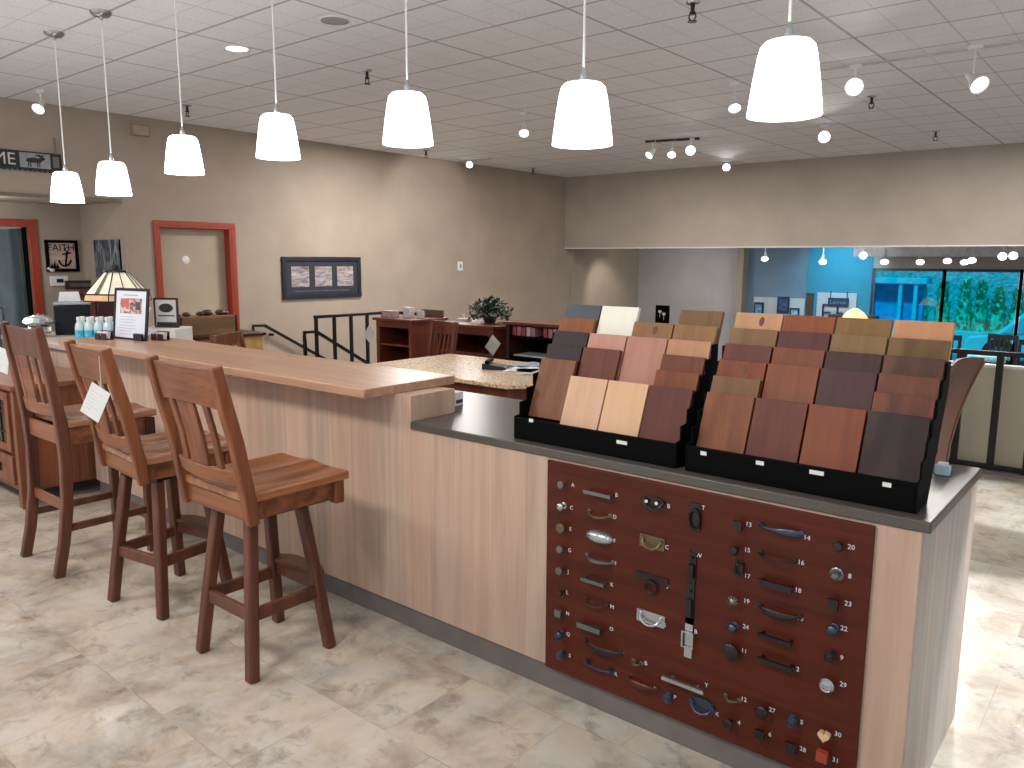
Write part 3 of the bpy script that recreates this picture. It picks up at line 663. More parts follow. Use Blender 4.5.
# ------------------------------------------------------------------ bar stools
def rail(mb, z0, z1, hw, yb, bow, th, arch=0, n=12, dz=0, lean=0.0):
    """curved cross rail of the back: bows backwards in the middle"""
    def fn(u,v):
        x = -hw+2*hw*u; q = 1-(x/hw)**2
        zlo = z0+arch*q; z = zlo+(z1+dz*q-zlo)*v
        return Vector((x, yb+lean*(z-z0)-bow*q, z)), Vector((0,1,0))
    return mb.slab(fn,n,4,th)
def back(root, post_pts, zt, ybz, hw, M_z, M_x, M_leg=None):
    """posts, crest rail, lower rail and three slats. ybz(z) = centre line of the back"""
    for s in (-1,1):
        mb = MB(); pts = [(s*(hw+.018),y,z) for y,z in post_pts]
        n = len(pts); ds = [.05 if 0 < i < n-1 else .042 for i in range(n)]
        mb.sweep(pts,.036,ds,(0,1,0)); mb.build('back_post', M_z, root, bevel=.006)
    sl = (ybz(zt)-ybz(zt-.4))/.4
    rail(MB(), zt-.155, zt-.008, hw, ybz(zt-.155), .030, .022, arch=.018, lean=sl, dz=.006).build('crest_rail', M_x, root, bevel=.004)
    zl = .768
    rail(MB(), zl, zl+.055, hw, ybz(zl), .030, .022, lean=sl).build('lower_rail', M_x, root, bevel=.003)
    for cx,w in ((-.118,.034),(0,.115),(.118,.034)):
        q = 1-(cx/hw)**2; a = Vector((cx, ybz(zl+.03)-.030*q, zl+.035)); b = Vector((cx, ybz(zt-.15)-.030*q, zt-.135))
        mid = (a+b)/2+Vector((0,.006,0))
        MB().sweep([a,mid,b],w,.014,(0,1,0)).build('slat', M_z, root, bevel=.003)
def seat_slab(hw, y0, y1, z, dish=.014):
    def fn(u,v):
        x = -hw+2*hw*u; y = y0+(y1-y0)*v
        s = (abs(x)/hw); b = math.exp(-((s-.48)/.30)**2)
        d = dish*b*max(0,math.sin(PI*min(1,(1-v)*.95+.02)))**.8
        saddle = .008*math.exp(-(s/.22)**2)*v
        return Vector((x,y,z-.016-d+saddle)), Vector((0,0,1))
    return MB().slab(fn,20,14,.034)
def swivel_stool(loc, rz, base_rz, label, mats):
    mz,mx,ms,ml = mats
    t = thing('bar_stool', label, 'bar stool', loc, rz, 'wooden bar stools at the counter')
    B = RZ(base_rz)
    for sx in (-1,1):
        for sy in (-1,1):
            MB().sweep([(sx*.180,sy*.178,0.0),(sx*.155,sy*.153,.24),(sx*.112,sy*.112,.60)],.044,.044,(0,1,0),M=B).build('leg', ml, t, bevel=.009, seg=3)
    for (a,b) in (((-1,-1),(-1,1)),((1,-1),(1,1)),((-1,-1),(1,-1)),((-1,1),(1,1))):
        k = .153; front = a[1] == 1 and b[1] == 1
        z = .245 if not front else .27
        MB().sweep([(a[0]*k,a[1]*k,z),(b[0]*k,b[1]*k,z)],.022,.05,(0,0,1),M=B).build('stretcher', ml, t, bevel=.003)
    fr = [(-.155,.135),(.155,.135),(.15,.185),(.10,.215),(0,.225),(-.10,.215),(-.15,.185)]
    MB().prism(fr,.296,.318,'Z',M=B).build('footrest', ml, t, bevel=.004)
    MB().box(-.13,.13,-.13,.13,.6,.612,M=B).lathe([(.11,.612),(.11,.626)],24).build('swivel_plate', W['blackmetal'], t)
    mb = MB(); mb.box(-.205,.205,-.18,-.155,.626,.70).box(-.205,.205,.205,.23,.626,.70).box(-.205,-.18,-.18,.23,.626,.70).box(.18,.205,-.18,.23,.626,.70)
    mb.box(-.19,.19,-.165,.22,.626,.64)
    mb.build('seat_frame', mx, t, bevel=.004)
    for s in (-1,1): MB().box(s*.205-.022,s*.205+.022,.196,.24,.61,.702).build('corner_block', mz, t, bevel=.005)
    seat_slab(.232,-.19,.262,.735).build('seat', ms, t, bevel=.006)
    ybz = lambda z: -.155-.115*((z-.57)/.63)**1.25
    back(t, [(ybz(z)-(0 if z > .6 else .0),z) for z in (.56,.66,.76,.88,1.0,1.1,1.205)] if False else [(-.172,.62),(-.180,.69),(-.196,.79),(-.222,.93),(-.254,1.06),(-.286,1.207)], 1.202, lambda z: -.189-.094*max(0,(z-.74)/.46)**1.1, .205, mz, mx)
    return t
s1 = swivel_stool((-2.272,-.485,0),0,0,'honey-brown wooden swivel bar stool nearest the camera, slatted back',(W['stool'],W['stool_x'],W['stool_seat'],W['stool_leg']))
s2 = swivel_stool((-3.062,-.475,0),math.radians(-5),math.radians(14),'wooden swivel bar stool with white price tag hung on its back',(W['stool'],W['stool_x'],W['dk_seat'],W['stool_leg']))
# third stool: fixed, its rear legs run on into the back posts
t = thing('bar_stool','darker four-legged fixed bar stool, farthest left beside the low cabinet','bar stool',(-3.91,-.47,0),0,'wooden bar stools at the counter')
ml = W['dk_stool']
for s in (-1,1):
    pts = [(s*.215,-.262,0),(s*.215,-.225,.16),(s*.215,-.195,.36),(s*.213,-.185,.60),(s*.213,-.195,.78),(s*.213,-.222,1.0),(s*.213,-.258,1.245)]
    MB().sweep(pts,.040,[.048,.05,.052,.056,.054,.05,.042],(0,1,0)).build('back_post', ml, t, bevel=.006)
    MB().sweep([(s*.205,.215,0),(s*.205,.215,.66)],.044,.044,(0,1,0)).build('leg', ml, t, bevel=.006)
    MB().sweep([(s*.208,-.19,.235),(s*.205,.21,.235)],.02,.036,(0,0,1)).build('stretcher', ml, t, bevel=.003)
    MB().box(s*.215-.022,s*.215+.022,.215,.262,.632,.735).build('corner_block', W['darkcherry'], t, bevel=.004)
MB().sweep([(-.2,-.19,.34),(.2,-.19,.34)],.02,.05,(0,0,1)).build('stretcher', W['dk_stool_x'], t, bevel=.003)
MB().sweep([(-.2,.215,.20),(.2,.215,.20)],.024,.05,(0,0,1)).build('stretcher', ml, t, bevel=.003)
mb = MB().box(-.2,.2,-.195,-.172,.655,.74).box(-.2,.2,.212,.236,.655,.74).box(-.22,-.196,-.19,.235,.655,.74).box(.196,.22,-.19,.235,.655,.74).box(-.2,.2,-.18,.22,.70,.715)
mb.build('seat_frame', W['dk_stool_x'], t, bevel=.003)
seat_slab(.235,-.165,.275,.775,.010).build('seat', W['dk_seat'], t, bevel=.006)
zt = 1.238; ybz = lambda z: -.190-.062*max(0,(z-.76)/.48)**1.1
sl = (ybz(zt)-ybz(zt-.4))/.4
rail(MB(), zt-.16, zt-.008, .196, ybz(zt-.16), .028, .022, arch=.018, lean=sl, dz=.006).build('crest_rail', ml, t, bevel=.004)
rail(MB(), .80, .86, .196, ybz(.8), .028, .022, lean=sl).build('lower_rail', W['dk_stool_x'], t, bevel=.003)
for cx,w in ((-.112,.034),(0,.115),(.112,.034)):
    q = 1-(cx/.196)**2
    MB().sweep([(cx,ybz(.83)-.028*q,.835),(cx,ybz(1.1)-.028*q,1.10)],w,.014,(0,1,0)).build('slat', W['dk_stool_x'], t, bevel=.003)
# price tags
def price_tag(name, label, loc, rz, tilt, w, h, string, lean=0):
    g = thing(name, label, 'price tag', loc, rz)
    M = RX(lean)@RY(tilt)
    MB().box(-w/2,w/2,-.0008,.0008,-h,0,M=M).build('card', W['paper'], g, smooth=False)
    mb = MB()
    for k,ln in enumerate((.8,.55,.7,.6,.75,.4)): mb.box(-w*.4,-w*.4+w*.8*ln,-.0014,-.0008,-h*(.22+.11*k)-.002,-h*(.22+.11*k),M=M)
    mb.build('printed_line', flat('faint_print',(176,178,182),.7), g, smooth=False)
    if string: MB().tube([(0,0,-.006),(.002,-.002,string*.5),(0,0,string)],.0013,6).build('string', W['paper'], g)
    return g
price_tag('price_tag','white paper price tag hanging tilted from the middle stool back',(-2.875,-.80,1.05),math.radians(24),math.radians(26),.10,.135,.13,lean=math.radians(-6))
price_tag('price_tag','pale price tag at the left picture edge on the far stool',(-4.215,-.71,1.10),math.radians(20),math.radians(14),.075,.13,0.0)
# ------------------------------------------------------------------ pendants
shade_em = emis('lit_white_glass',(244,248,255),8.0)
pend = [(-5.95,1.955),(-5.19,1.972),(-4.235,2.052),(-3.27,2.07),(-2.268,2.054),(-1.33,1.972),(-.574,1.995)]
plabel = ['white cone pendant lamp at the far left end of the row, beneath a chrome canopy','second white cone pendant from the left end, beneath a chrome canopy','white cone pendant hanging in front of the red-cased door','white cone pendant fourth from the left, above the low end of the brown wall','middle-right white cone pendant, third from the camera end','second largest white cone pendant, above the bar end and stone counter','largest and nearest white cone pendant lamp, above the sample racks']
p0 = None; plist = []
for i,(px,pz) in enumerate(pend):
    if p0 is None:
        p0 = thing('pendant_lamp', plabel[0], 'pendant lamp', (px,.33,pz), 0, 'pendant lamps over the counter')
        pr = [(.112,0),(.110,.02),(.100,.10),(.088,.175),(.081,.202),(.069,.215)]
        MB().lathe(pr+[(.065,.212),(.077,.199),(.084,.173),(.096,.10),(.106,.02),(.108,.002)],32,cap=False).lathe([(.067,.2145),(.016,.218)],32,cap=False).build('shade', shade_em, p0)
        MB().lathe([(.015,.214),(.015,.24),(.008,.262),(.004,.275)],14).build('socket_cap', W['silver'], p0)
    p = p0 if i == 0 else copy_tree(p0)
    p.location = (px+(.02 if px < -3 else .004),.33,pz+.018); p['label'] = plabel[i]; plist.append(p)
for p,(px,pz) in zip(plist,pend):
    MB().tube([(0,0,.255),(0,0,ZC-pz-.028)],.0045,8).build('cord', W['white'], p)
    MB().lathe([(.068,-.001),(.066,-.014),(.05,-.03),(.014,-.036),(.008,-.055)],24,T(0,0,ZC-pz-.018)).build('canopy', W['steel'], p)

# ------------------------------------------------------------------ ceiling fittings
bulb_em = emis('lit_bulb',(240,248,255),9.0)
r_ = thing('recessed_light','round recessed downlight glowing in the ceiling near the red door','ceiling light',(-5.284,1.386,ZC))
MB().lathe([(.105,0),(.105,-.006),(.08,-.008),(.08,-.002)],28,cap=False).build('trim_ring', W['white'], r_)
MB().lathe([(.08,-.004),(.05,-.012),(0,-.016)],28).build('lens', bulb_em, r_)
s_ = thing('ceiling_speaker','round grey speaker grille flush in the ceiling','speaker',(-4.117,1.408,ZC))
MB().lathe([(.105,0),(.105,-.006),(.095,-.008)],28,cap=False).build('rim', W['white'], s_)
MB().lathe([(.097,-.005),(.05,-.007),(0,-.007)],28).build('grille', flat('speaker_grey',(158,156,154),.7,nscale=300,noise=.2), s_)
spr0 = None
for (x,y),lb in zip([(-5.052,2.471),(-7.747,2.302),(-2.065,2.573),(-2.013,6.234),(-2.0,8.905),(-8.225,6.253),(-8.384,9.006)],
    ['brass fire sprinkler head left of the centre pendant, near the round speaker grille','fire sprinkler head beside the cord of the third pendant, over the red door','fire sprinkler at the top edge of the photo between two large pendants','fire sprinkler hanging right of the largest pendant','fire sprinkler farthest right, near the header wall','fire sprinkler half hidden behind the centre pendant shade','fire sprinkler in the far ceiling corner by the brown wall']):
    if spr0 is None:
        spr0 = thing('fire_sprinkler',lb,'sprinkler',(x,y,ZC),0,'ceiling sprinkler heads')
        MB().lathe([(.045,0),(.04,-.012),(.018,-.016)],18,cap=False).build('escutcheon', W['steel'], spr0)
        MB().lathe([(.013,-.006),(.013,-.055),(.02,-.06),(.02,-.075)],12).tube([(-.02,0,-.07),(-.024,0,-.09),(-.008,0,-.115)],.005,6).tube([(.02,0,-.07),(.024,0,-.09),(.008,0,-.115)],.005,6).build('sprinkler_body', W['bronze'], spr0)
        MB().lathe([(.028,-.118),(.028,-.112),(0,-.110)],16).build('deflector', W['bronze'], spr0)
    q = spr0 if lb.startswith('brass') else copy_tree(spr0)
    q.location = (x,y,ZC); q['label'] = lb
# track lights
def track_head(loc, lb, aim, stem=.16, cat='track light', group='ceiling spotlights', big=1.0, strength=1):
    """loc = ceiling point; aim = direction the lamp faces"""
    h = thing('track_light', lb, cat, loc, 0, group)
    MB().box(-.05,.05,-.018,.018,-.03,0).tube([(0,0,-.02),(0,0,-stem)],.008,8).build('bracket', W['white'], h)
    d = Vector(aim).normalized(); M = T(0,0,-stem)@d.to_track_quat('Z','Y').to_matrix().to_4x4()
    b = big
    MB().lathe([(.018*b,-.06*b),(.022*b,-.02*b),(.03*b,.01*b),(.055*b,.07*b),(.058*b,.085*b),(.05*b,.08*b)],20,M,cap=False).lathe([(.0,-.064*b),(.018*b,-.06*b)],20,M,cap=False).build('lamp_shade', W['white'], h)
    MB().lathe([(.050*b,.070*b),(.03*b,.082*b),(0,.088*b)],20,M).build('bulb', bulb_em, h)
    return h, Vector(loc)+Vector((0,0,-stem))+d*.1*b, d
camv = Vector((.4006,-2.1574,1.5675))
spots = []
def tr_(x,y,lb,target,stem=.15,**k):
    loc = Vector((x,y,ZC)); src = loc-Vector((0,0,stem))
    h,p,d = track_head(loc, lb, Vector(target)-src, stem, **k); spots.append((p,d,target))
tr_(-8.159,1.037,'spotlight above the wooden sign at the far left',(-6.8,-.6,1.0),.13)
tr_(-8.505,7.512,'spotlight by the far brown wall, close to the end of the ceiling',(-6.0,4.0,1.2),.05)
tr_(-5.204,4.798,'unlit-looking spotlight hanging left of the second largest pendant',(-4.2,3.6,1.0),.17)
tr_(-2.797,4.837,'spotlight partly hidden left of the largest pendant',(-2.0,3.7,1.0),.17)
tr_(-1.761,4.862,'bright starburst spotlight just right of the largest pendant',(-.2,-.6,1.2),.16,big=1.25)
tr_(-2.922,7.635,'bright spotlight below right of the largest pendant, near the header wall',(-1.0,2.0,1.2),.12,big=1.25)
tr_(-.885,4.783,'white spotlight at the upper right, turned aside',(.1,3.9,1.9),.24,big=1.2)
tr_(-5.373,10.3,'lone spotlight in front of the header wall',(-3.0,5.0,1.2),.06,big=1.1)
tr_(-5.12,7.45,'left spotlight of the three on the short track',(-5.9,5.4,1.2),.15)
tr_(-4.865,7.52,'middle spotlight of the three on the short track',(-4.2,6.0,1.2),.15)
tr_(-4.62,7.57,'right spotlight of the three on the short track, glaring',(-2.4,3.0,1.2),.14,big=1.15)
tk = MB().box(-.36,.36,-.02,.02,-.028,0).build('light_track', W['bronze'], None); tk.location = (-4.865,7.51,ZC-.001); tk.rotation_euler = (0,0,math.radians(15))
tag(tk,'short dark ceiling track holding three spotlights','track')
for x,y,l_,rz,lb in ((-1.35,4.83,2.4,.0,'long white ceiling track at the upper right'),(-8.5,7.51,.9,0,'faint ceiling track by the far brown wall')):
    k_ = MB().box(-l_/2,l_/2,-.012,.012,-.012,0).build('light_track', W['ceiling'] if False else flat('track_white',(190,188,186),.6), None); k_.location = (x,y+.03,ZC-.001); tag(k_,lb,'track')
# lights of the lower showroom under its low ceiling
low = [(-5.331,12.0,1.646),(-4.287,12.0,1.595),(-3.626,12.0,1.66),(-3.349,12.3,1.60),(-3.178,11.6,1.60),(-2.74,12.0,1.60),(-2.348,12.0,1.62),(-2.178,12.4,1.60),(-1.94,11.6,1.63),(-1.6,12.0,1.65),(-1.50,12.3,1.66)]
lw = ['above the left slat wall display','above the blue wall corner','glaring above the left window edge','second from the window edge','third along above the left window pane','above the middle of the left window pane','beside the first window mullion','small one right of the first mullion','hanging low above the right window pane','glaring at the far right of the window','rightmost, overlapping its glaring neighbour']
for (x,y,z),w_ in zip(low,lw):
    aim = (camv-Vector((x,y,z))).normalized()*.55+Vector((.05,-.2,-.75))
    if w_.startswith('glaring') or w_.startswith('rightmost'): aim = camv-Vector((x,y,z))+Vector((0,0,-3))
    track_head((x,y,ZS+.03),'lower showroom spotlight '+w_,aim,max(.08,ZS+.03-z-.03),group='spotlights of the lower showroom',big=1.15)

# ------------------------------------------------------------------ things on the walls
f = thing('picture_frame','wide dark navy frame with three square landscape photographs','picture',(XL,4.80,1.31))
HWD,HH = .675,.29
mb = MB()
mb.box(0,.035,-HWD,HWD,HH-.055,HH).box(0,.035,-HWD,HWD,-HH,-HH+.055).box(0,.035,-HWD,-HWD+.055,-HH+.055,HH-.055).box(0,.035,HWD-.055,HWD,-HH+.055,HH-.055)
navy = flat('navy_frame',(34,34,46),.35); mb.build('frame', navy, f, bevel=.006)
MB().box(.002,.016,-HWD+.05,HWD-.05,-HH+.05,HH-.05).build('mat_board', flat('navy_mat',(40,42,54),.7), f, smooth=False)
def photo_mat(name, stops, sc=(1,2,7), dist=1.2):
    m, nt, b = newmat(name); n = nd(nt,'ShaderNodeTexNoise'); n.inputs['Scale'].default_value = 3; n.inputs['Detail'].default_value = 2.5; n.inputs['Distortion'].default_value = dist
    nt.links.new(coords(nt,sc), n.inputs['Vector']); nt.links.new(ramp(nt,n.outputs[0],stops), b.inputs['Base Color']); b.inputs['Roughness'].default_value = .5; return m
ph = photo_mat('misty_photo',[(.3,(92,82,84)),(.5,(150,140,142)),(.7,(186,178,178))])
for y in (-.385,.005,.39): MB().box(.014,.019,y-.145,y+.145,-.125,.155).build('photograph', ph, f, smooth=False)
MB().box(.0155,.0165,-.5,.47,-.19,-.175).build('caption_strip', flat('caption_grey',(70,72,76),.6,nscale=40,noise=.4), f, smooth=False)
sw = thing('wall_switch','small white switch plate on the brown wall','switch',(XL,7.635,1.464))
MB().box(0,.008,-.06,.06,-.075,.075).build('plate', W['white'], sw, bevel=.003); MB().box(.006,.014,-.018,.018,-.03,.03).build('toggle', W['steel'], sw)
vb = thing('wall_speaker_box','small taupe box high on the wall above the red door','wall box',(XL,2.31,3.01))
MB().box(0,.05,-.10,.10,-.06,.06).build('box', flat('taupe_box',(150,136,120),.6), vb, bevel=.006); MB().box(.049,.053,-.085,.085,-.046,.046).build('grille', flat('taupe_grille',(166,152,136),.7,nscale=150,noise=.15), vb)
sg = thing('welcome_sign','long black carved wooden sign with cut-off lettering and a moose panel','sign',(XL,.45,2.56))
blk = flat('sign_black',(34,38,46),.6)
mb = MB().box(.01,.035,-1.1,.99,-.085,.095)
for k in range(44): mb.prism([(-1.1+.0475*k,-.085),(-1.1+.0475*(k+1),-.085),(-1.1+.0475*(k+.5),-.105)],.01,.035,'X')
mb.build('board', blk, sg, smooth=False)
MB().box(.034,.037,.585,.875,-.07,.08).build('panel', flat('sign_pale',(150,150,148),.7), sg, smooth=False)
mo = MB()   # moose: body, neck and head, antlers, four legs
mo.prism([(.56,-.005),(.58,.025),(.64,.035),(.69,.03),(.71,.05),(.74,.045),(.755,.025),(.735,.015),(.715,.0),(.70,-.015),(.60,-.018)],.037,.039,'X')
for y in (.59,.61,.675,.695): mo.box(.037,.039,y-.005,y+.005,-.06,-.01)
mo.prism([(.70,.045),(.66,.055),(.665,.07),(.69,.064),(.70,.074),(.715,.06),(.73,.072),(.74,.052)],.037,.039,'X')
mo.build('moose_silhouette', blk, sg, smooth=False).location = (0,.075,0)
text_mesh('WELCOME',.17,'lettering',flat('sign_white',(200,198,192),.6),sg,(.037,.55,.0),(PI/2,0,PI/2),align='RIGHT')
MB().tube([(.03,.935,.09),(.03,.935,.26)],.012,6).box(.034,.04,.90,.96,-.05,.06).build('hanger', flat('hanger_grey',(110,108,106),.5), sg)
led = MB().box(XL,XL+.02,-4.2,2.05,2.19,2.23).build('ledge_trim', flat('ledge_taupe',(120,110,100),.7), None, smooth=False); led['kind'] = 'structure'; led.name = 'trim_6'
# pictures in the alcove
fa = thing('faith_picture','square black-framed picture with FAITH lettering and an anchor','picture',(-10,1.81,1.59))
MB().box(0,.03,-.185,.185,.155,.19).box(0,.03,-.185,.185,-.19,-.155).box(0,.03,-.185,-.15,-.155,.155).box(0,.03,.15,.185,-.155,.155).build('frame', W['black'], fa, bevel=.003)
MB().box(.004,.012,-.155,.155,-.16,.16).build('print', photo_mat('rosy_print',[(.3,(168,140,128)),(.7,(206,180,166))]), fa, smooth=False)
text_mesh('FAITH',.115,'lettering',W['black'],fa,(.0135,-.005,.095),(PI/2,0,PI/2))
an = MB(); an.tube([(.014,.06,.06),(.014,.03,-.12)],.010,6).tube([(.014,.0,.02),(.014,.10,.04)],.009,6).tube([(.014,-.04+.0,-.05),(.014,-.03,-.09),(.014,.0,-.115),(.014,.03,-.12),(.014,.07,-.10),(.014,.10,-.05)],.011,6).tube([(.014,.062+.022*math.cos(a),.08+.022*math.sin(a)) for a in [2*PI*k/12 for k in range(12)]],.005,5,closed=True)
an.build('anchor', W['black'], fa)
mb = MB()
for y,h in ((-.12,.07),(-.09,.10),(-.06,.06),(-.13,.04)): mb.prism([(y-.02,-.15),(y+.02,-.15),(y,-.15+h)],.012,.015,'X')
mb.build('tree_silhouettes', W['black'], fa, smooth=False)
MB().ball((.03,-.13,-.17),.03,sc=(.6,1,.7)).ball((.03,-.165,-.15),.02,sc=(.6,1,.8)).build('ribbon', W['white'], fa)
wf = thing('waterfall_print','tall dark frameless print of a misty waterfall','picture',(-9.30,2.06,1.56))
MB().box(-.33,.33,-.02,0,-.22,.22).build('canvas', W['black'], wf, smooth=False)
MB().box(-.33,.33,-.024,-.0205,-.22,.22).build('print', photo_mat('waterfall',[(.35,(30,34,38)),(.5,(72,80,86)),(.68,(140,150,154))],(4.5,1,1.3),1.4), wf, smooth=False)
th = thing('thermostat','small white wall thermostat below the anchor picture','thermostat',(-10,1.75,1.29))
MB().box(0,.03,-.10,.10,-.06,.06).build('case', W['white'], th, bevel=.005); MB().box(.029,.033,-.03,.045,-.02,.025).build('display', W['darkplastic'], th)
kb = thing('name_plaque','long low dark plaque on the cabinet by the alcove corner','plaque',(-9.86,1.93,1.19))
MB().box(-.02,.02,-.16,.20,0,.105).build('plaque', W['darkcherry'], kb, bevel=.004); MB().box(.0205,.022,-.12,.16,.03,.075).build('inscription', flat('plaque_grey',(92,86,84),.6,nscale=60,noise=.4), kb, smooth=False)
ac = thing('alcove_cabinet','dark cherry cabinet against the alcove wall','cabinet',(-9.3,1.87,0),-PI/2)
MB().box(-.15,.15,-.36,.40,.08,1.15).build('case', W['darkcherry'], ac, bevel=.004); MB().box(-.17,.17,-.38,.42,1.151,1.18).build('top', W['cherry'], ac, bevel=.004)
for y0 in (-.34,.03): 
    d_ = MB().box(.151,.17,y0,y0+.34,.12,1.12).build('door', W['cherry_z'], ac, bevel=.003); MB().lathe([(.006,0),(.012,.015),(0,.022)],10,T(.17,y0+.17,.7)@RY(PI/2)).build('knob', W['brass'], d_)
sp_ = thing('small_poster','small black poster with two white flowers on the grey back wall','poster',(-8.21,YB,.40))
MB().box(-.17,.17,-.02,0,-.20,.19).build('board', W['black'], sp_, smooth=False)
mb = MB()
for x,z in ((-.06,.05),(.04,.0)): mb.ball((x,-.022,z),.045,sc=(1,.1,.7)).box(x-.004,x+.004,-.023,-.02,z-.13,z)
mb.build('flowers', W['white'], sp_)

# ------------------------------------------------------------------ far end of the bar
dk = thing('reception_counter','pale topped service counter beyond the far end of the bar','counter',(0,0,0))
MB().box(-7.0,-5.02,.20,.80,.08,.895).build('base', wood('pale_counter',(196,168,148),(166,138,120),'Z',14,.05,.5,plank='X',pw=.2), dk, smooth=False)
MB().box(-7.05,-5.005,.16,.84,.897,.932).build('top', flat('pale_laminate',(182,172,162),.35,noise=.05), dk, bevel=.004)
MB().box(-6.98,-5.04,.24,.78,0,.08).build('toe_kick', W['kick'], dk, smooth=False)
# mission sideboard
sb = thing('sideboard','low mission oak sideboard with leaded glass doors behind the far stool','sideboard',(0,0,0))
MB().box(-6.6,-5.035,-.425,.09,.10,.752).build('case', W['mission'], sb, bevel=.003)
MB().box(-6.66,-4.985,-.46,.115,.755,.787).build('top', W['mission_top'], sb, bevel=.005)
for x in (-6.6,-5.055):
    for y in (-.445,.05): MB().box(x,x+.055,y,y+.055,0,.753).build('leg', W['mission'], sb, bevel=.004)
for x0 in (-5.56,-6.04,-6.52):
    d_ = MB().box(x0,x0+.055,-.45,-.427,.35,.735).box(x0+.405,x0+.46,-.45,-.427,.35,.735).box(x0+.055,x0+.405,-.45,-.427,.68,.735).box(x0+.055,x0+.405,-.45,-.427,.35,.40).build('door', W['mission'], sb, bevel=.003)
    MB().box(x0+.05,x0+.41,-.44,-.432,.39,.69).build('glass_pane', flat('dark_cabinet_glass',(54,32,26),.15), d_, smooth=False)
    mb = MB()
    for xx in (.14,.22,.30): mb.box(x0+xx,x0+xx+.008,-.446,-.4405,.395,.685)
    for zz in (.47,.60,.64): mb.box(x0+.055,x0+.405,-.446,-.4405,zz,zz+.008)
    mb.build('lead_came', W['blackmetal'], d_, smooth=False)
    w_ = MB().box(x0,x0+.46,-.45,-.427,.14,.325).build('drawer', W['mission'], sb, bevel=.003)
    MB().box(x0+.20,x0+.255,-.458,-.4505,.205,.26).lathe([(.008,0),(.014,.016),(0,.022)],10,T(x0+.23,-.458,.232)@RX(PI/2)).build('drawer_pull', W['bronze'], w_)
# framed notice and card holders on the bar top
nf = thing('framed_notice','upright black-framed printed notice with a red house photo on the bar','framed notice',(-4.635,.125,1.057),math.radians(8))
R_ = RX(math.radians(-7))
MB().box(-.178,-.158,-.006,.006,0,.325,M=R_).box(.158,.178,-.006,.006,0,.325,M=R_).box(-.158,.158,-.006,.006,.308,.325,M=R_).box(-.158,.158,-.006,.006,0,.012,M=R_).build('frame', flat('navy_black_frame',(22,26,44),.35), nf, bevel=.002)
MB().box(-.16,.16,-.002,.004,.01,.31,M=R_).build('sheet', flat('notice_paper',(222,228,238),.5,noise=.01), nf, smooth=False)
MB().box(-.112,.112,-.0032,-.0022,.165,.262,M=R_).build('photo', photo_mat('house_photo',[(.35,(84,80,88)),(.5,(196,150,140)),(.62,(214,206,206))],(6,1,8)), nf, smooth=False)
MB().box(-.105,-.02,-.004,-.0033,.205,.258,M=R_).build('red_house', flat('brick_red',(190,106,98),.6,noise=.1,nscale=40), nf, smooth=False)
MB().box(.05,.10,-.004,-.0033,.19,.24,M=R_).build('dark_house', flat('slate_dark',(70,74,88),.6), nf, smooth=False)
mb = MB(); rnd = random.Random(3)
for k in range(7):
    z = .145-.018*k; mb.box(-.11,-.11+.22*(.55+.4*rnd.random()),-.0032,-.0022,z-.003,z,M=R_)
pm = flat('grey_print',(170,178,190),.7); mb.build('printed_text', pm, nf, smooth=False)
MB().box(-.08,.07,-.0032,-.0022,.277,.285,M=R_).build('printed_heading', pm, nf, smooth=False)
MB().box(-.03,.03,.0,.06,0,.004).box(.07,.155,-.022,-.007,.0,.045).build('stand', W['darkplastic'], nf, bevel=.002)
def card_holder(loc, rz, lb):
    c_ = thing('card_holder', lb, 'card holder', loc, rz, 'business card holders on the bar')
    mar = flat('maroon_plastic',(70,28,34),.3)
    MB().box(-.055,.055,-.02,.03,0,.006).box(-.052,-.006,-.024,-.018,.004,.042).box(.006,.052,-.024,-.018,.004,.042).box(-.055,.055,.026,.031,.0,.056).build('holder', mar, c_, bevel=.002)
    MB().box(-.05,-.004,-.016,.006,.008,.052,M=RX(math.radians(-12))).box(.004,.05,-.016,.006,.008,.052,M=RX(math.radians(-12))).build('cards', W['paper'], c_, smooth=False)
card_holder((-4.765,.02,1.057),math.radians(14),'maroon business card holder left of the framed notice')
card_holder((-4.465,.235,1.057),math.radians(14),'maroon business card holder right of the framed notice')
# water bottles in their pack
bc = flat('bottle_clear',(196,216,222),.15); bl2 = flat('bottle_label',(70,170,200),.4,noise=.2,nscale=40); bw0 = None; n_ = 0
pos = ['nearest row, leftmost','nearest row, second from the left','nearest row, third from the left','nearest row, fourth from the left','nearest row, rightmost','rear row, leftmost','rear row, second from the left','rear row, third from the left','rear row, fourth from the left','rear row, rightmost']
for r in range(2):
    for c in range(5):
        lx = -5.62+c*.064*.62+r*.03+.0; ly = .27+c*.064*.78-r*.0+r*-.0+ r*.05
        lx = -5.70+c*.050-r*.048; ly = .25+c*.045+r*.046
        lb = 'small white-capped water bottle with blue label, %s of the pack'%pos[n_]
        if bw0 is None:
            bw0 = thing('water_bottle',lb,'bottle',(lx,ly,.932),0,'water bottles packed on the service counter')
            MB().lathe([(.028,0),(.031,.006),(.031,.13),(.026,.155),(.013,.178),(.013,.19)],14).build('bottle', bc, bw0)
            MB().lathe([(.0316,.045),(.0316,.115)],14,cap=False).build('bottle_label', bl2, bw0); MB().lathe([(.016,.185),(.016,.208),(.012,.21)],14).build('cap', W['white'], bw0)
            q = bw0
        else: q = copy_tree(bw0)
        q.location = (lx,ly,.932); q['label'] = lb; n_ += 1
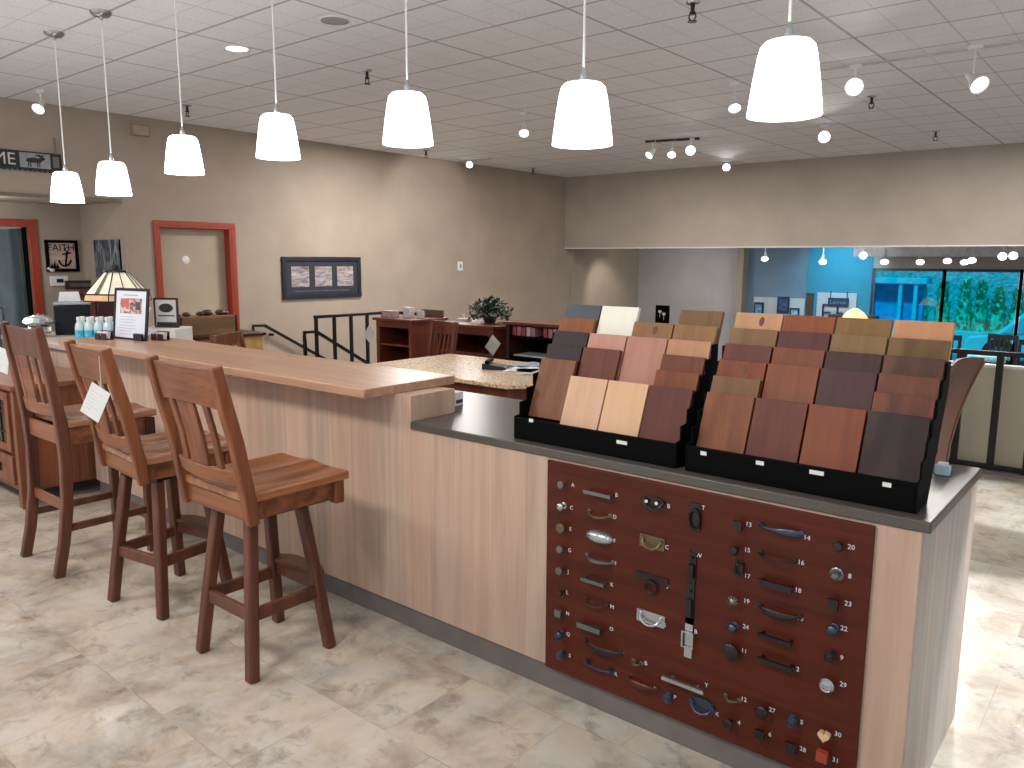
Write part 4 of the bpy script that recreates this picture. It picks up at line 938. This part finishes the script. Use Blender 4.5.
# black cooler box, card, silver tray
bx = thing('black_appliance','black box with grey lid standing on the service counter','appliance',(-6.74,.62,.932),math.radians(66))
MB().box(-.135,.135,-.13,.13,0,.245).build('body', flat('blue_black',(11,17,28),.5,spec=.25), bx, bevel=.01); MB().box(-.137,.137,-.132,.132,.247,.268).build('lid', flat('lid_grey',(150,156,166),.3), bx, bevel=.008)
wc = MB().prism([(-.085,0),(.085,0),(.07,.085),(-.07,.085)],-.01,.01,'Y',M=RX(math.radians(-18))).build('tent_card', W['paper'], None, smooth=False); wc.location = (-6.74,.60,1.2015); wc.rotation_euler = (0,0,math.radians(66)); tag(wc,'blank white tent card on the black box','card')
st = thing('gift_tray','two-tier silver foil wrapped tray at the far left','tray',(-6.64,.31,.932))
foil = flat('silver_foil',(200,206,210),.22,metal=.7,noise=.1)
MB().lathe([(.05,0),(.05,.012),(.012,.02),(.012,.185),(0,.19)],16).build('stand', W['steel'], st)
def foil_tier(z, r):
    mb = MB(); n = 22; rnd = random.Random(int(z*1000)); vs = []; fs = []
    for j,(q,dz) in enumerate(((.15,-.005),(.75,-.012),(1,.008),(.85,.045),(.4,.06),(.0,.062))):
        for k in range(n): 
            a = 2*PI*k/n; rr = r*q*(1+.10*math.sin(5*a+j)+.05*rnd.random()); vs.append((rr*math.cos(a),rr*math.sin(a),z+dz+.012*rnd.random()))
    for j in range(5):
        for k in range(n): fs.append((j*n+k,j*n+(k+1)%n,(j+1)*n+(k+1)%n,(j+1)*n+k))
    return mb.add(vs,fs)
foil_tier(.03,.095).build('lower_tier', foil, st); foil_tier(.105,.11).build('upper_tier', foil, st)
# stained glass table lamp
tl_ = thing('stained_glass_lamp','table lamp with six-sided cream stained glass shade behind the notice','lamp',(-6.28,.80,.932))
MB().lathe([(.10,0),(.10,.012),(.05,.03),(.018,.06),(.016,.28),(.02,.30),(.012,.32),(.012,.52),(0,.54)],18).build('base', W['bronze'], tl_)
gag = flat('grey_art_glass',(104,96,82),.4,noise=.35,nscale=60)
cream = flat('cream_art_glass',(222,214,190),.3,emit=.32,noise=.06); amber = flat('amber_art_glass',(206,166,124),.3,emit=.22,noise=.1)
N = 6; rt, rm, rb = .09, .245, .26
def ring(r,z,off=0): return [(r*math.cos(2*PI*k/N+off),r*math.sin(2*PI*k/N+off),z) for k in range(N)]
off = math.radians(20)
a_ = ring(rt,.525,off); b2 = ring(rm,.345,off); c2 = ring(rb,.290,off)
for k in range(N):
    k2 = (k+1)%N
    MB().add([a_[k],a_[k2],b2[k2],b2[k]],[(0,1,2,3)]).build('shade_panel', cream, tl_, smooth=False)
    MB().add([b2[k],b2[k2],c2[k2],c2[k]],[(0,1,2,3)]).build('shade_skirt', amber, tl_, smooth=False)
mb = MB()
for k in range(N):
    k2 = (k+1)%N; A,B,C_,D,E_,F_ = map(Vector,(a_[k],a_[k2],b2[k],b2[k2],c2[k],c2[k2]))
    mb.tube([A,C_,E_],.005,5).tube([C_,D],.006,5).tube([A,B],.006,5).tube([E_,F_],.005,5)
    for s in (.5,): mb.tube([A.lerp(B,s),C_.lerp(D,s)],.0028,4)
mb.build('leading', W['blackmetal'], tl_)
for k in range(N):
    mb = MB(); k2 = (k+1)%N; A,B,C_,D = map(Vector,(a_[k],a_[k2],b2[k],b2[k2])); 
    if k%2 == 0:
        q = [A.lerp(B,.36),A.lerp(B,.64),C_.lerp(D,.60),C_.lerp(D,.40)]; c0 = sum(q,Vector())/4; nrm = (q[1]-q[0]).cross(q[3]-q[0]).normalized(); nrm = nrm if nrm.z > 0 else -nrm
        mb.add([p+nrm*.004 for p in q],[(0,1,2,3)]).build('pattern_strip', gag, tl_, smooth=False)
MB().lathe([(.098,.52),(.09,.535),(.03,.545),(.012,.575),(0,.58)],18).build('cap', W['bronze'], tl_)
lt_ = MB().box(-.04,.04,-.001,.001,-.08,0,M=RY(math.radians(35))).build('lamp_tag', W['paper'], None, smooth=False); lt_.location = (-6.05,.93,1.185); lt_.rotation_euler = (0,0,.5); tag(lt_,'small white tag hanging under the stained glass shade','tag')
pr_ = thing('printer','white boxy printer on the service counter right of the notice','printer',(-6.18,1.13,0),math.radians(35))
MB().box(-.17,.17,-.15,.15,.86,.985).build('body', W['white'], pr_, bevel=.01); MB().box(-.10,.10,-.152,-.149,.90,.925).build('paper_slot', W['darkplastic'], pr_); MB().box(-.18,.18,-.16,.16,.80,.86).build('tray', flat('tray_grey',(190,190,190),.5), pr_, bevel=.004)
MB().box(-.16,.16,-.14,.14,0,.8).build('stand', W['darkcherry'], pr_)
f2 = thing('small_framed_card','small maroon-framed card with a black oval picture, on the printer','framed card',(-6.14,1.13,.986),math.radians(32))
MB().box(-.11,-.095,-.008,.008,0,.25).box(.095,.11,-.008,.008,0,.25).box(-.095,.095,-.008,.008,.235,.25).box(-.095,.095,-.008,.008,0,.012).build('frame', flat('maroon_frame',(58,26,28),.35), f2, bevel=.002)
MB().box(-.097,.097,-.003,.006,.01,.237).build('sheet', W['paper'], f2, smooth=False)
mb = MB().prism([(.065*math.cos(a)-.0,.165+.038*math.sin(a)) for a in [2*PI*k/20 for k in range(20)]],-.0046,-.0034,'Y').box(-.075,.075,-.0046,-.0034,.095,.105).box(-.09,.09,-.0046,-.0034,.012,.045)
mb.build('picture', flat('oval_black',(34,34,38),.5,nscale=50,noise=.5), f2, smooth=False)
# chest with stones, its desk, chair in front
ds = thing('side_desk','desk with dark top and yellow-tan end panel near the stairs','desk',(0,0,0))
MB().box(-7.6,-6.86,1.62,2.56,.775,.806).build('top', W['darkcherry'], ds, bevel=.004); MB().box(-7.55,-6.90,1.66,2.54,.02,.774).build('cabinet', flat('yellow_maple',(196,156,92),.5,noise=.08), ds, bevel=.003)
ch = thing('wooden_chest','plain oak chest with dark corner bands on the side desk','chest',(-7.15,2.0,.807))
MB().box(-.15,.15,-.31,.31,0,.185).build('box', W['oakbox'], ch, bevel=.003); MB().box(-.153,.153,-.312,-.285,0,.187).box(-.153,.153,.285,.312,0,.187).build('corner_band', W['darkcherry'], ch, bevel=.002)
for k,(y,r,z_) in enumerate(((-.17,.036,0),(-.02,.036,0),(.055,.05,0),(.20,.046,0),(.25,.036,0),(-.25,.022,0))):
    lb = ['dark brown stone on the chest, second from the left','small dark stone left of the large one on the chest','largest round dark stone on the middle of the chest','dark stone right of the middle on the chest','rightmost dark stone on the chest','smallest flat dark stone at the left on the chest'][k]
    o = MB().ball((0,0,0),r,n=12,sc=(1,1.25,.62)).build('stone', flat('dark_stone_%d'%k,(62+6*k,46,36),.5,noise=.2), None); o.location = (-7.13,y+2.0,.993+r*.6); tag(o,lb,'stone','stones on the chest')
def side_chair(loc, rz, label, h, sw_, mat, nsl):
    c_ = thing('side_chair', label, 'chair', loc, rz, 'wooden side chairs')
    for s in (-1,1):
        MB().sweep([(s*sw_,-.20,0),(s*sw_,-.19,.44),(s*sw_,-.215,.7),(s*sw_,-.26,h)],.034,.04,(0,1,0)).build('back_post', mat, c_, bevel=.005)
        MB().sweep([(s*sw_,.19,0),(s*sw_,.19,.43)],.036,.036,(0,1,0)).build('leg', mat, c_, bevel=.004)
        MB().sweep([(s*sw_,-.19,.2),(s*sw_,.19,.2)],.018,.03,(0,0,1)).build('stretcher', mat, c_)
    MB().box(-sw_-.02,sw_+.02,-.19,.22,.43,.46).build('seat', mat, c_, bevel=.008)
    rail(MB(),h-.13,h-.005,sw_-.015,-.245,.025,.02,arch=.008).build('crest_rail', mat, c_, bevel=.003)
    rail(MB(),.53,.58,sw_-.015,-.198,.025,.02).build('lower_rail', mat, c_, bevel=.003)
    for k in range(nsl):
        x = -sw_*.75+1.5*sw_*k/(nsl-1); q = 1-(x/sw_)**2
        MB().sweep([(x,-.198-.025*q,.56),(x,-.205-.025*q,.72),(x,-.245-.025*q,h-.1)],.022,.012,(0,1,0)).build('slat', mat, c_)
    return c_
side_chair((-5.99,1.84,0),math.radians(-62),'reddish wooden chair behind the bar in front of the chest',.895,.23,W['stool'],5)
side_chair((-4.74,2.76,0),math.radians(-193),'dark cherry slat-back chair between the bookcases and granite table',1.015,.19,W['cherry_z'],5)
# ------------------------------------------------------------------ bookcases and what stands on them
def bookcase(x0, x1, y0, y1, h, label):
    b = thing('bookcase', label, 'bookcase', (x0,y0,0), 0, 'low open bookcases'); w = x1-x0; d = y1-y0
    for a in (0,w-.05): MB().box(a,a+.05,0,d,0,h-.03).build('side_panel', W['cherry_z'], b, bevel=.003)
    MB().box(-.03,w+.03,-.03,d+.02,h-.03,h).build('top', W['cherry'], b, bevel=.005)
    for z in (.06,.33,.62): MB().box(.05,w-.05,.015,d-.012,z,z+.022).build('shelf', W['cherry'], b, smooth=False)
    MB().box(.05,w-.05,d-.012,d,.02,h-.03).build('back_panel', W['darkcherry'], b, smooth=False)
    MB().box(.05,w-.05,0,.02,h-.10,h-.032).build('face_rail', W['cherry'], b, bevel=.002)
    MB().box(.05,w-.05,0,.02,0,.06).build('kick_rail', W['cherry'], b, bevel=.002)
    return b
bookcase(-6.42,-5.84,3.68,4.20,.925,'low cherry bookcase with open shelves, left of the pair by the railing')
bookcase(-5.48,-4.66,3.66,4.24,.925,'low cherry bookcase with open shelves under the leafy plant')
for loc,lb in (((-6.44,3.64,.80),'white diamond price tag on the left corner of the left bookcase'),((-4.56,3.60,.81),'white diamond price tag on the right corner of the plant bookcase')):
    price_tag('price_tag',lb,loc,0,math.radians(38),.13,.16,0)
wc_ = flat('white_mug',(206,204,202),.4)
for k,(x,y,w_,h,lb) in enumerate(((-6.10,3.86,.045,.10,'white cup on the left bookcase, nearest the wooden plank'),(-5.93,3.90,.04,.085,'white cup at the right end of the left bookcase top'))):
    c_ = thing('mug',lb,'mug',(x,y,.925),0,'white cups on the bookcase')
    MB().lathe([(w_*.8,0),(w_,.01),(w_,h),(w_*.86,h),(w_*.86,.015),(0,.012)],18).build('cup', wc_, c_)
    MB().tube([(w_*.95+.032*math.sin(a),0,h*.5+.03*math.cos(a)) for a in [PI*q/8 for q in range(9)]],.005,6).build('handle', wc_, c_)
bxx = MB().box(-.05,.05,-.04,.04,0,.11).build('tissue_box', flat('pale_carton',(196,190,188),.6,nscale=30,noise=.12), None, bevel=.003); bxx.location = (-6.2,3.98,.925); tag(bxx,'upright pale carton standing between the cups on the left bookcase','box')
bxx = MB().box(-.09,.09,-.05,.05,0,.075).build('pink_carton', flat('pink_carton',(176,150,156),.6,nscale=30,noise=.12), None, bevel=.003); bxx.location = (-6.31,3.80,.925); tag(bxx,'low pinkish carton at the left end of the left bookcase top','box')
pk = MB().box(-.17,.17,-.012,.012,0,.085).build('wood_plank', flat('grey_brown_plank',(96,74,64),.6), None, bevel=.002); pk.location = (-5.98,4.14,.925); tag(pk,'short brown plank standing on edge behind the cups','plank')
br_ = MB().box(-.07,.07,-.05,.05,0,.03).box(-.012,.012,-.02,.0,.03,.075).build('card_stand', wc_, None, bevel=.004); br_.location = (-5.32,3.95,.925); tag(br_,'small white display stand on the plant bookcase','stand')
# leafy plant
pl = thing('leafy_plant','bushy dark green leafy plant in a pot on the right bookcase','plant',(-4.98,3.98,.925))
MB().lathe([(.055,0),(.075,.06),(.08,.065),(.07,.07),(.0,.06)],18).build('pot', flat('dark_pot',(40,32,30),.5), pl)
rnd = random.Random(11); mb = MB(); sm_ = MB()
for k in range(420):
    a = rnd.random()*2*PI; e = rnd.random()**.7*PI/2; rr = .10+.10*rnd.random()
    c = Vector((1.35*rr*math.cos(a)*math.cos(e), 1.2*rr*math.sin(a)*math.cos(e), .035+rr*math.sin(e)*1.15))
    if k < 16: c = Vector((.2*math.cos(a)+.05*math.cos(a), .2*math.sin(a), .07+.10*rnd.random()))
    if k % 5 == 0: sm_.tube([(0,0,.10),tuple(c*.6+Vector((0,0,.05))),tuple(c)],.002,4)
    s = .026+.016*rnd.random(); d = Vector((rnd.uniform(-1,1),rnd.uniform(-1,1),rnd.uniform(-.5,.8))).normalized(); q = d.cross(Vector((rnd.uniform(-1,1),rnd.uniform(-1,1),1))).normalized()
    nn = d.cross(q)*.3*s
    mb.add([c-d*s, c+q*s*.5+nn, c+d*s, c-q*s*.5+nn],[(0,1,2,3)])
for k in range(14):
    c = Vector((.27+.03*rnd.random(),-.08+.05*rnd.random(),.03+.06*rnd.random())); s = .026; d = Vector((rnd.uniform(-1,1),rnd.uniform(-1,1),rnd.uniform(-.5,.8))).normalized(); q = d.cross(Vector((0,.2,1))).normalized()
    mb.add([c-d*s,c+q*s*.5,c+d*s,c-q*s*.5],[(0,1,2,3)])
sm_.tube([(0,0,.10),(.15,-.05,.12),(.28,-.07,.05)],.003,5)
sm_.build('stem', W['leaf'], pl); mb.build('leaves', W['leaf'], pl, smooth=False)
# dark catalogue shelving right of the bookcases
mc = thing('catalogue_shelving','dark shelving unit with catalogue racks right of the bookcases','shelving',(-4.56,3.74,0))
for a in (0,.62,1.24): MB().box(a,a+.04,0,.36,0,.945).build('side_panel', W['darkcherry'], mc, smooth=False)
MB().box(-.02,1.30,-.02,.38,.945,.975).build('top', W['cherry'], mc, bevel=.004)
for z in (.10,.36,.62,.82): MB().box(.04,1.24,.01,.35,z,z+.02).build('shelf', W['black'], mc, smooth=False)
MB().box(.0,1.28,.35,.36,0,.94).build('back_panel', W['black'], mc, smooth=False)
cols_ = [(150,70,76),(176,120,124),(196,190,190),(60,60,72)]
for k in range(9):
    x = .075+.058*k+(.09 if k > 4 else 0)
    o = MB().box(-.022,.022,-.12,.12,0,.088).build('catalogue', flat('catalogue_%d'%k,cols_[(0,1,0,2,1,0,1,2,0)[k]],.5), None, bevel=.001); o.location = (-4.56+x,3.90,.841)
    tag(o,'upright catalogue on the top shelf of the dark unit, number %s from its left end'%('one two three four five six seven eight nine'.split()[k]),'catalogue','catalogues on the dark shelving')
for k,(x,z,w_) in enumerate(((.25,.383,.42),(.28,.643,.40),(.88,.643,.42))):
    o = MB().box(-w_/2,w_/2,-.14,.12,0,.014).build('magazine', flat('magazine_pale',(200,200,204),.5,nscale=20,noise=.1), None, bevel=.001); o.location = (-4.56+x,3.90,z)
    tag(o,['pale magazine lying on the lowest visible shelf of the dark unit','pale magazine lying on the middle shelf, left bay of the dark unit','pale magazine lying on the middle shelf, right bay of the dark unit'][k],'magazine')
# granite table
gt = thing('granite_table','cherry table with beige granite top and clipped corner','table',(0,0,0))
MB().prism([(-4.35,1.73),(-2.86,1.72),(-2.74,1.86),(-2.74,2.72),(-4.35,2.74)],.732,.762,'Z').build('granite_top', W['granite'], gt, bevel=.006)
MB().prism([(-4.30,1.80),(-2.90,1.79),(-2.81,1.90),(-2.81,2.68),(-4.30,2.69)],.12,.731,'Z').build('cabinet_base', W['cherry_z'], gt, bevel=.004)
MB().box(-4.25,-2.88,1.84,2.62,0,.12).build('plinth', W['black'], gt, smooth=False)
o = thing('desk_phone','small black desk phone lying on the granite table','phone',(-3.43,2.28,.762),.5)
MB().prism([(-.09,0),(.09,0),(.09,.018),(-.09,.045)],-.08,.08,'Y').build('base', W['darkplastic'], o, bevel=.004); MB().tube([(-.05,-.09,.055),(-.05,0,.062),(-.05,.09,.055)],.016,8).build('handset', W['black'], o)
for k,(x,y,rz,c,lb) in enumerate(((-3.22,2.36,.3,(196,200,206),'pale brochure lying open nearest the phone on the granite table'),(-3.36,2.58,-.2,(120,130,150),'blue-grey brochure farther back on the granite table'),(-3.10,2.30,.7,(170,160,150),'tan brochure at the right among the papers on the granite table'))):
    m_ = MB().box(-.11,.11,-.15,.15,0,.006).build('brochure', flat('brochure_%d'%k,c,.4,nscale=14,noise=.25), None, smooth=False); m_.location = (x,y,.7625); m_.rotation_euler = (0,0,rz); tag(m_,lb,'brochure')
# card box beside the bar end, dispenser at the right end of the stone top
cb_ = thing('card_box','small white box of cards against the bar end on the stone top','box',(-2.05,.39,.9145),.1)
MB().box(-.03,.03,-.03,.03,0,.062).build('box', W['white'], cb_, bevel=.002); MB().box(.0305,.0315,-.024,.024,.012,.028).box(-.024,.024,-.0315,-.0305,.006,.028).build('print_band', flat('dark_print',(50,54,64),.6), cb_, smooth=False)
td = thing('note_dispenser','small pale blue-white note dispenser behind the right sample rack','dispenser',(-.085,.55,.9145),.15)
MB().prism([(-.04,0),(.04,0),(.04,.018),(-.04,.036)],-.022,.022,'X').build('case', flat('pale_cyan_plastic',(196,220,226),.4), td, bevel=.004); MB().box(-.014,.014,-.025,.01,.026,.034).build('notes', W['paper'], td, smooth=False)
# ------------------------------------------------------------------ railings
def railing(pts_posts, rail_pts, label, name='railing', bottom=None, loc=(0,0,0), pw=.034):
    g = thing(name, label, 'railing', loc)
    MB().sweep(rail_pts,.05,.035,(0,0,1)).build('top_rail', W['blackmetal'], g, bevel=.004)
    if bottom: MB().sweep(bottom,.035,.035,(0,0,1)).build('bottom_rail', W['blackmetal'], g, bevel=.003)
    for x,y,z0,z1 in pts_posts: MB().box(x-pw/2,x+pw/2,y-pw/2,y+pw/2,z0,z1).build('baluster', W['blackmetal'], g, bevel=.002)
    return g
railing([(-7.17,y,0,.90) for y in (3.42,3.68,3.93,4.18,4.44)], [(-7.17,3.40,.905),(-7.17,4.58,.905),(-6.9,4.60,.905),(-6.55,4.60,.905)], 'black metal railing with square balusters beside the stairs')
railing([(x,4.60,0,.89) for x in (-1.89,-1.66,-1.43,-1.20,-.975,-.745,-.50,-.27,-.04,.19,.42,.65)], [(-2.1,4.60,.90),(.9,4.60,.90)], 'black metal railing along the platform edge at the right', bottom=[(-2.1,4.60,.045),(.9,4.60,.045)], pw=.046)
def handrail(x, y0, z0, y1, z1, label):
    h = thing('handrail', label, 'handrail', (0,0,0), 0)
    MB().sweep([(x,y0,z0-.11),(x,y0,z0),(x,y0+.17,z0-.005),(x,y1,z1)],.038,.034,(1,0,0)).build('rail', W['blackmetal'], h, bevel=.004)
    return h
h1 = handrail(-8.78,3.61,.70,5.3,-.16,'black stair handrail fixed to the brown wall')
for y in (3.9,4.9): MB().box(XL+.001,-8.765,y-.012,y+.012,.60-(y-3.8)*.51,.63-(y-3.8)*.51).build('wall_bracket', W['blackmetal'], h1)
h2 = handrail(-7.29,3.34,.725,4.95,-.13,'black stair handrail in front of the balusters')
MB().box(-7.307,-7.273,3.325,3.36,-.15,.62).build('post', W['blackmetal'], h2, bevel=.002); MB().box(-7.307,-7.273,4.55,4.585,-.75,.07).build('post', W['blackmetal'], h2, bevel=.002)
struct(MB().box(-2.3,3.2,4.72,4.80,-.12,.78), 'wall_knee', W['wall_cream'], smooth=False)
struct(MB().box(-2.3,3.2,4.705,4.815,.78,.80), 'trim_knee_cap', W['white'], smooth=False)
kc = struct(MB().box(-2.3,3.2,4.54,4.70,.001,.022), 'trim_platform_edge', flat('kerb_grey',(110,102,98),.7), smooth=False)
# ------------------------------------------------------------------ tall chair behind the stone counter at right
tc = thing('tall_chair','orange-brown bent-back tall chair behind the right end of the stone counter','chair',(-.215,1.28,0),-.13)
om = wood('orange_lit_wood',(150,76,38),(106,50,26),'Z',16,.06,.3,rings=.4); bm_ = flat('shaded_chair_brown',(86,56,44),.5)  # orange-lit edge and shaded back of the wooden chair painted as two tones
cx_ = lambda z: -.06+.115*max(0,(z-.70)/.5)**1.9
def cb(u,v):
    y = -.182+.364*u; z = .66+.53*v
    return Vector((cx_(z)-.02*math.sin(PI*u), y, z+.012*math.sin(PI*u))), Vector((1,0,.1)).normalized()
MB().slab(cb,10,14,.016).build('backrest', bm_, tc)
for yy in (-.19,.19):
    MB().sweep([(.02,yy,0),(-.02,yy,.40)]+[(cx_(z),yy,z) for z in (.62,.72,.82,.92,1.02,1.10,1.185)],.016,.026,(1,0,0)).build('back_post', om if yy < 0 else bm_, tc, bevel=.004)  # near post in the lit tone, far post in the shaded one
    MB().sweep([(-.42,yy,0),(-.40,yy,.62)],.034,.034,(1,0,0)).build('leg', om, tc, bevel=.004)
    MB().sweep([(.0,yy,.22),(-.41,yy,.22)],.02,.035,(0,0,1)).build('stretcher', om, tc)
MB().box(-.44,-.08,-.2,.2,.62,.66).build('seat', om, tc, bevel=.01)
# ------------------------------------------------------------------ things seen through and before the shop window
dm = flat('patio_black',(14,20,28),.5)
for k,(x,y,lb) in enumerate(((-1.50,8.2,'tall dark patio chair below the shop window, nearest the wood samples'),(-1.12,8.75,'tall dark patio chair below the shop window, middle of the three'),(-.64,8.2,'tall dark patio chair below the shop window, at the photo edge'))):
    c_ = thing('patio_chair',lb,'chair',(x,y,ZF),(.5,-.3,.2)[k],'dark chairs below the shop window')
    MB().box(-.17,.17,-.17,.17,1.0,1.05).build('seat', dm, c_, bevel=.01)
    mb = MB().box(-.17,.17,.15,.175,1.40,1.46).box(-.17,-.14,.15,.175,1.05,1.40).box(.14,.17,.15,.175,1.05,1.40)
    for q in range(4): mb.box(-.105+.055*q,-.08+.055*q,.155,.17,1.05,1.40)
    mb.build('backrest', dm, c_)
    for a in (-.15,.15):
        for b_ in (-.15,.15): MB().box(a-.015,a+.015,b_-.015,b_+.015,0,1.0).build('leg', dm, c_)
pt_ = thing('patio_table','pale blue slatted patio table between the dark chairs','table',(-1.12,8.12,ZF))
mb = MB()
for q in range(8): mb.box(-.22+.055*q,-.172+.055*q,-.2,.2,1.245,1.275)
mb.box(-.22,.22,-.17,-.14,1.22,1.245).box(-.22,.22,.14,.17,1.22,1.245)
mb.build('tabletop', flat('pale_cyan_slats',(150,215,235),.4), pt_, smooth=False)
for a in (-.19,.19):
    for b_ in (-.155,.155): MB().box(a-.015,a+.015,b_-.013,b_+.013,0,1.22).build('leg', dm, pt_)
# stained glass lamp far away
fl = thing('stained_glass_lamp','glowing amber stained glass lamp in front of the far window','lamp',(-3.40,11.0,ZF))
MB().lathe([(.12,0),(.12,.02),(.03,.06),(.025,1.4),(.0,1.42)],14).build('base', W['bronze'], fl)
MB().lathe([(.22,1.36),(.205,1.42),(.13,1.52),(.04,1.585),(0,1.59)],16).build('shade', flat('glow_amber',(255,205,140),.4,emit=1.5), fl)
cbz = MB().box(-.35,.35,-.2,.2,0,1.45).build('display_pedestal', W['darkcherry'], None, bevel=.005); cbz.location = (-3.55,11.45,ZF); tag(cbz,'brown display cabinet behind the glowing amber lamp','cabinet')
# small framed items on the slat walls
nv = flat('dark_blue_frame',(28,50,84),.4)
def slat_item(x0,x1,z0,z1,lb,inner=(90,150,190),cat='picture'):
    g = thing('framed_print', lb, cat, ((x0+x1)/2,YB-.06,(z0+z1)/2), 0, 'small pictures on the slat walls'); w = (x1-x0)/2; h = (z1-z0)/2
    MB().box(-w,w,-.03,0,-h,h).build('frame', nv, g, bevel=.003); MB().box(-w*.66,w*.66,-.034,-.0305,-h*.66,h*.66).build('print', flat('print_'+lb[:8],inner,.4,nscale=20,noise=.35), g, smooth=False)
slat_item(-6.08,-5.88,.46,.745,'small dark-framed picture on the white slat wall, leftmost')
slat_item(-5.60,-5.36,.54,.875,'taller dark-blue picture on the white slat wall, middle',(50,84,120))
slat_item(-5.34,-5.15,.44,.66,'pale blue small picture on the white slat wall, right',(120,180,210))
g = thing('hanging_sign','dark hanging sign with lettering on the teal slat wall','sign',(-4.42,YB-.065,.81))
MB().box(-.19,.19,-.03,0,-.09,.075).build('board', nv, g, bevel=.003); MB().tube([(-.15,-.015,.07),(-.15,0,.20)],.008,5).tube([(.15,-.015,.07),(.15,0,.20)],.008,5).build('hook', W['bronze'], g)
text_mesh('Lorrest',.10,'lettering',flat('sign_grey',(110,150,170),.6),g,(0,-.032,-.01),(PI/2,0,0))
for x,w_,h_,lb in ((-4.66,.10,.16,'dark bracket-shaped frame sample on the teal slat wall, left'),(-4.42,.07,.16,'dark frame sample on the teal slat wall, right under the sign')):
    o = MB().box(-w_,-w_+.03,-.03,0,-h_,h_).box(-w_,w_,-.03,0,h_-.03,h_).box(-w_,w_*.6,-.03,0,-.02,.01).build('frame_sample', nv, None); o.location = (x+.05,YB-.06,.60); tag(o,lb,'frame sample')

# ------------------------------------------------------------------ camera
cd = bpy.data.cameras.new('camera'); cam = bpy.data.objects.new('camera', cd); COL.objects.link(cam)
cd.sensor_width = 36; cd.lens = 786.66/1024*36; cd.clip_start = .05; cd.clip_end = 200
pit, yaw, rol = (math.radians(a) for a in (8.9522,39.6081,-.285))
Fv = Vector((-math.sin(yaw)*math.cos(pit), math.cos(yaw)*math.cos(pit), -math.sin(pit))); r0 = Vector((math.cos(yaw),math.sin(yaw),0)); u0 = r0.cross(Fv)
Rv = math.cos(rol)*r0-math.sin(rol)*u0; Uv = math.sin(rol)*r0+math.cos(rol)*u0
cam.matrix_world = Matrix(((Rv.x,Uv.x,-Fv.x,.4006),(Rv.y,Uv.y,-Fv.y,-2.1574),(Rv.z,Uv.z,-Fv.z,1.5675),(0,0,0,1)))
SC.camera = cam

# ------------------------------------------------------------------ light
def light(typ, name, loc, energy, color=(1,1,1), size=.1, target=None, **k):
    l = bpy.data.lights.new(name, typ); l.energy = energy; l.color = color
    if typ == 'AREA': l.size = size
    elif typ in ('SPOT','POINT'): l.shadow_soft_size = size
    for a,v in k.items(): setattr(l, a, v)
    o = bpy.data.objects.new(name, l); COL.objects.link(o); o.location = loc
    if target is not None: o.rotation_euler = (Vector(target)-Vector(loc)).to_track_quat('-Z','Y').to_euler()
    return o
for i,(p,d,t_) in enumerate(spots): light('SPOT','track_spot_light',p,70,(1,.96,.92),.05,target=t_,spot_size=math.radians(62),spot_blend=.6)
WARM = (1,.95,.90)
for x,y,e in ((-1.6,-2.6,62),(-4.2,-2.6,66),(-6.8,-2.2,70),(.9,-2.9,22)): light('AREA','ceiling_fill_light',(x,y,3.12),e,WARM,.6,target=(x,y+.6,0))  # unseen area lights, added for the light on the bar front
for x,y,e in ((-7.2,5.0,110),(-4.4,6.2,80),(-1.2,6.5,70),(-5.6,8.4,55),(-1.4,8.6,65)): light('AREA','ceiling_fill_light',(x,y,3.12),e,WARM,.5,target=(x,y,0))  # area fills added to brighten the far room and header wall
light('SPOT','wall_wash_light',(-7.4,6.6,3.0),34,(1,.95,.9),.05,target=(XL,6.9,2.35),spot_size=math.radians(80),spot_blend=.5)
light('POINT','alcove_fill_light',(-9.2,.6,2.0),14,(.95,.97,1),.1)  # added fill point that lifts the alcove walls
# lower showroom: added area fills, wall spots and imitated daylight
light('AREA','lower_fill_light',(-4.4,11.4,1.78),28,(.75,.92,1),.6,target=(-4.6,12.8,0))  # added area fill, bluish like daylight
light('AREA','lower_fill_light',(-7.0,12.0,1.78),17,(1,.97,.94),.4,target=(-7.6,13,0))  # added area fill brightening the grey back wall
light('SPOT','lower_wall_spot',(-7.9,11.6,1.7),30,(1,.9,.78),.05,target=(XL,12.0,.9),spot_size=math.radians(70),spot_blend=.7)
light('SPOT','lower_wall_spot',(-4.2,12.5,1.75),60,(.35,.8,1),.05,target=(-4.4,13.5,1.2),spot_size=math.radians(100),spot_blend=.7)  # added cyan spot imitating daylight on the teal wall
# added ceiling spots imitating daylight pools on the right floor, dark band between
light('SPOT','floor_pool_spot',(.75,1.5,3.05),650,(.96,.98,1),.06,target=(.35,1.35,0),spot_size=math.radians(40),spot_blend=.2)
light('SPOT','floor_pool_spot',(.6,3.7,3.05),420,(.96,.98,1),.06,target=(-.15,3.78,0),spot_size=math.radians(23),spot_blend=.2)
light('SUN','outdoor_sun',(0,25,10),6.5,(1,1,1),target=(0,40,-14)).data.angle = .1
wd = bpy.data.worlds.new('world'); SC.world = wd; wd.use_nodes = True
wd.node_tree.nodes['Background'].inputs[0].default_value = (.86,.93,1,1); wd.node_tree.nodes['Background'].inputs[1].default_value = .72
SC.view_settings.view_transform = 'Standard'; SC.view_settings.look = 'None'; SC.view_settings.exposure = 0
SC.cycles.max_bounces = 7; SC.cycles.diffuse_bounces = 4; SC.cycles.glossy_bounces = 4; SC.cycles.sample_clamp_indirect = 6
SC.cycles.use_denoising = True
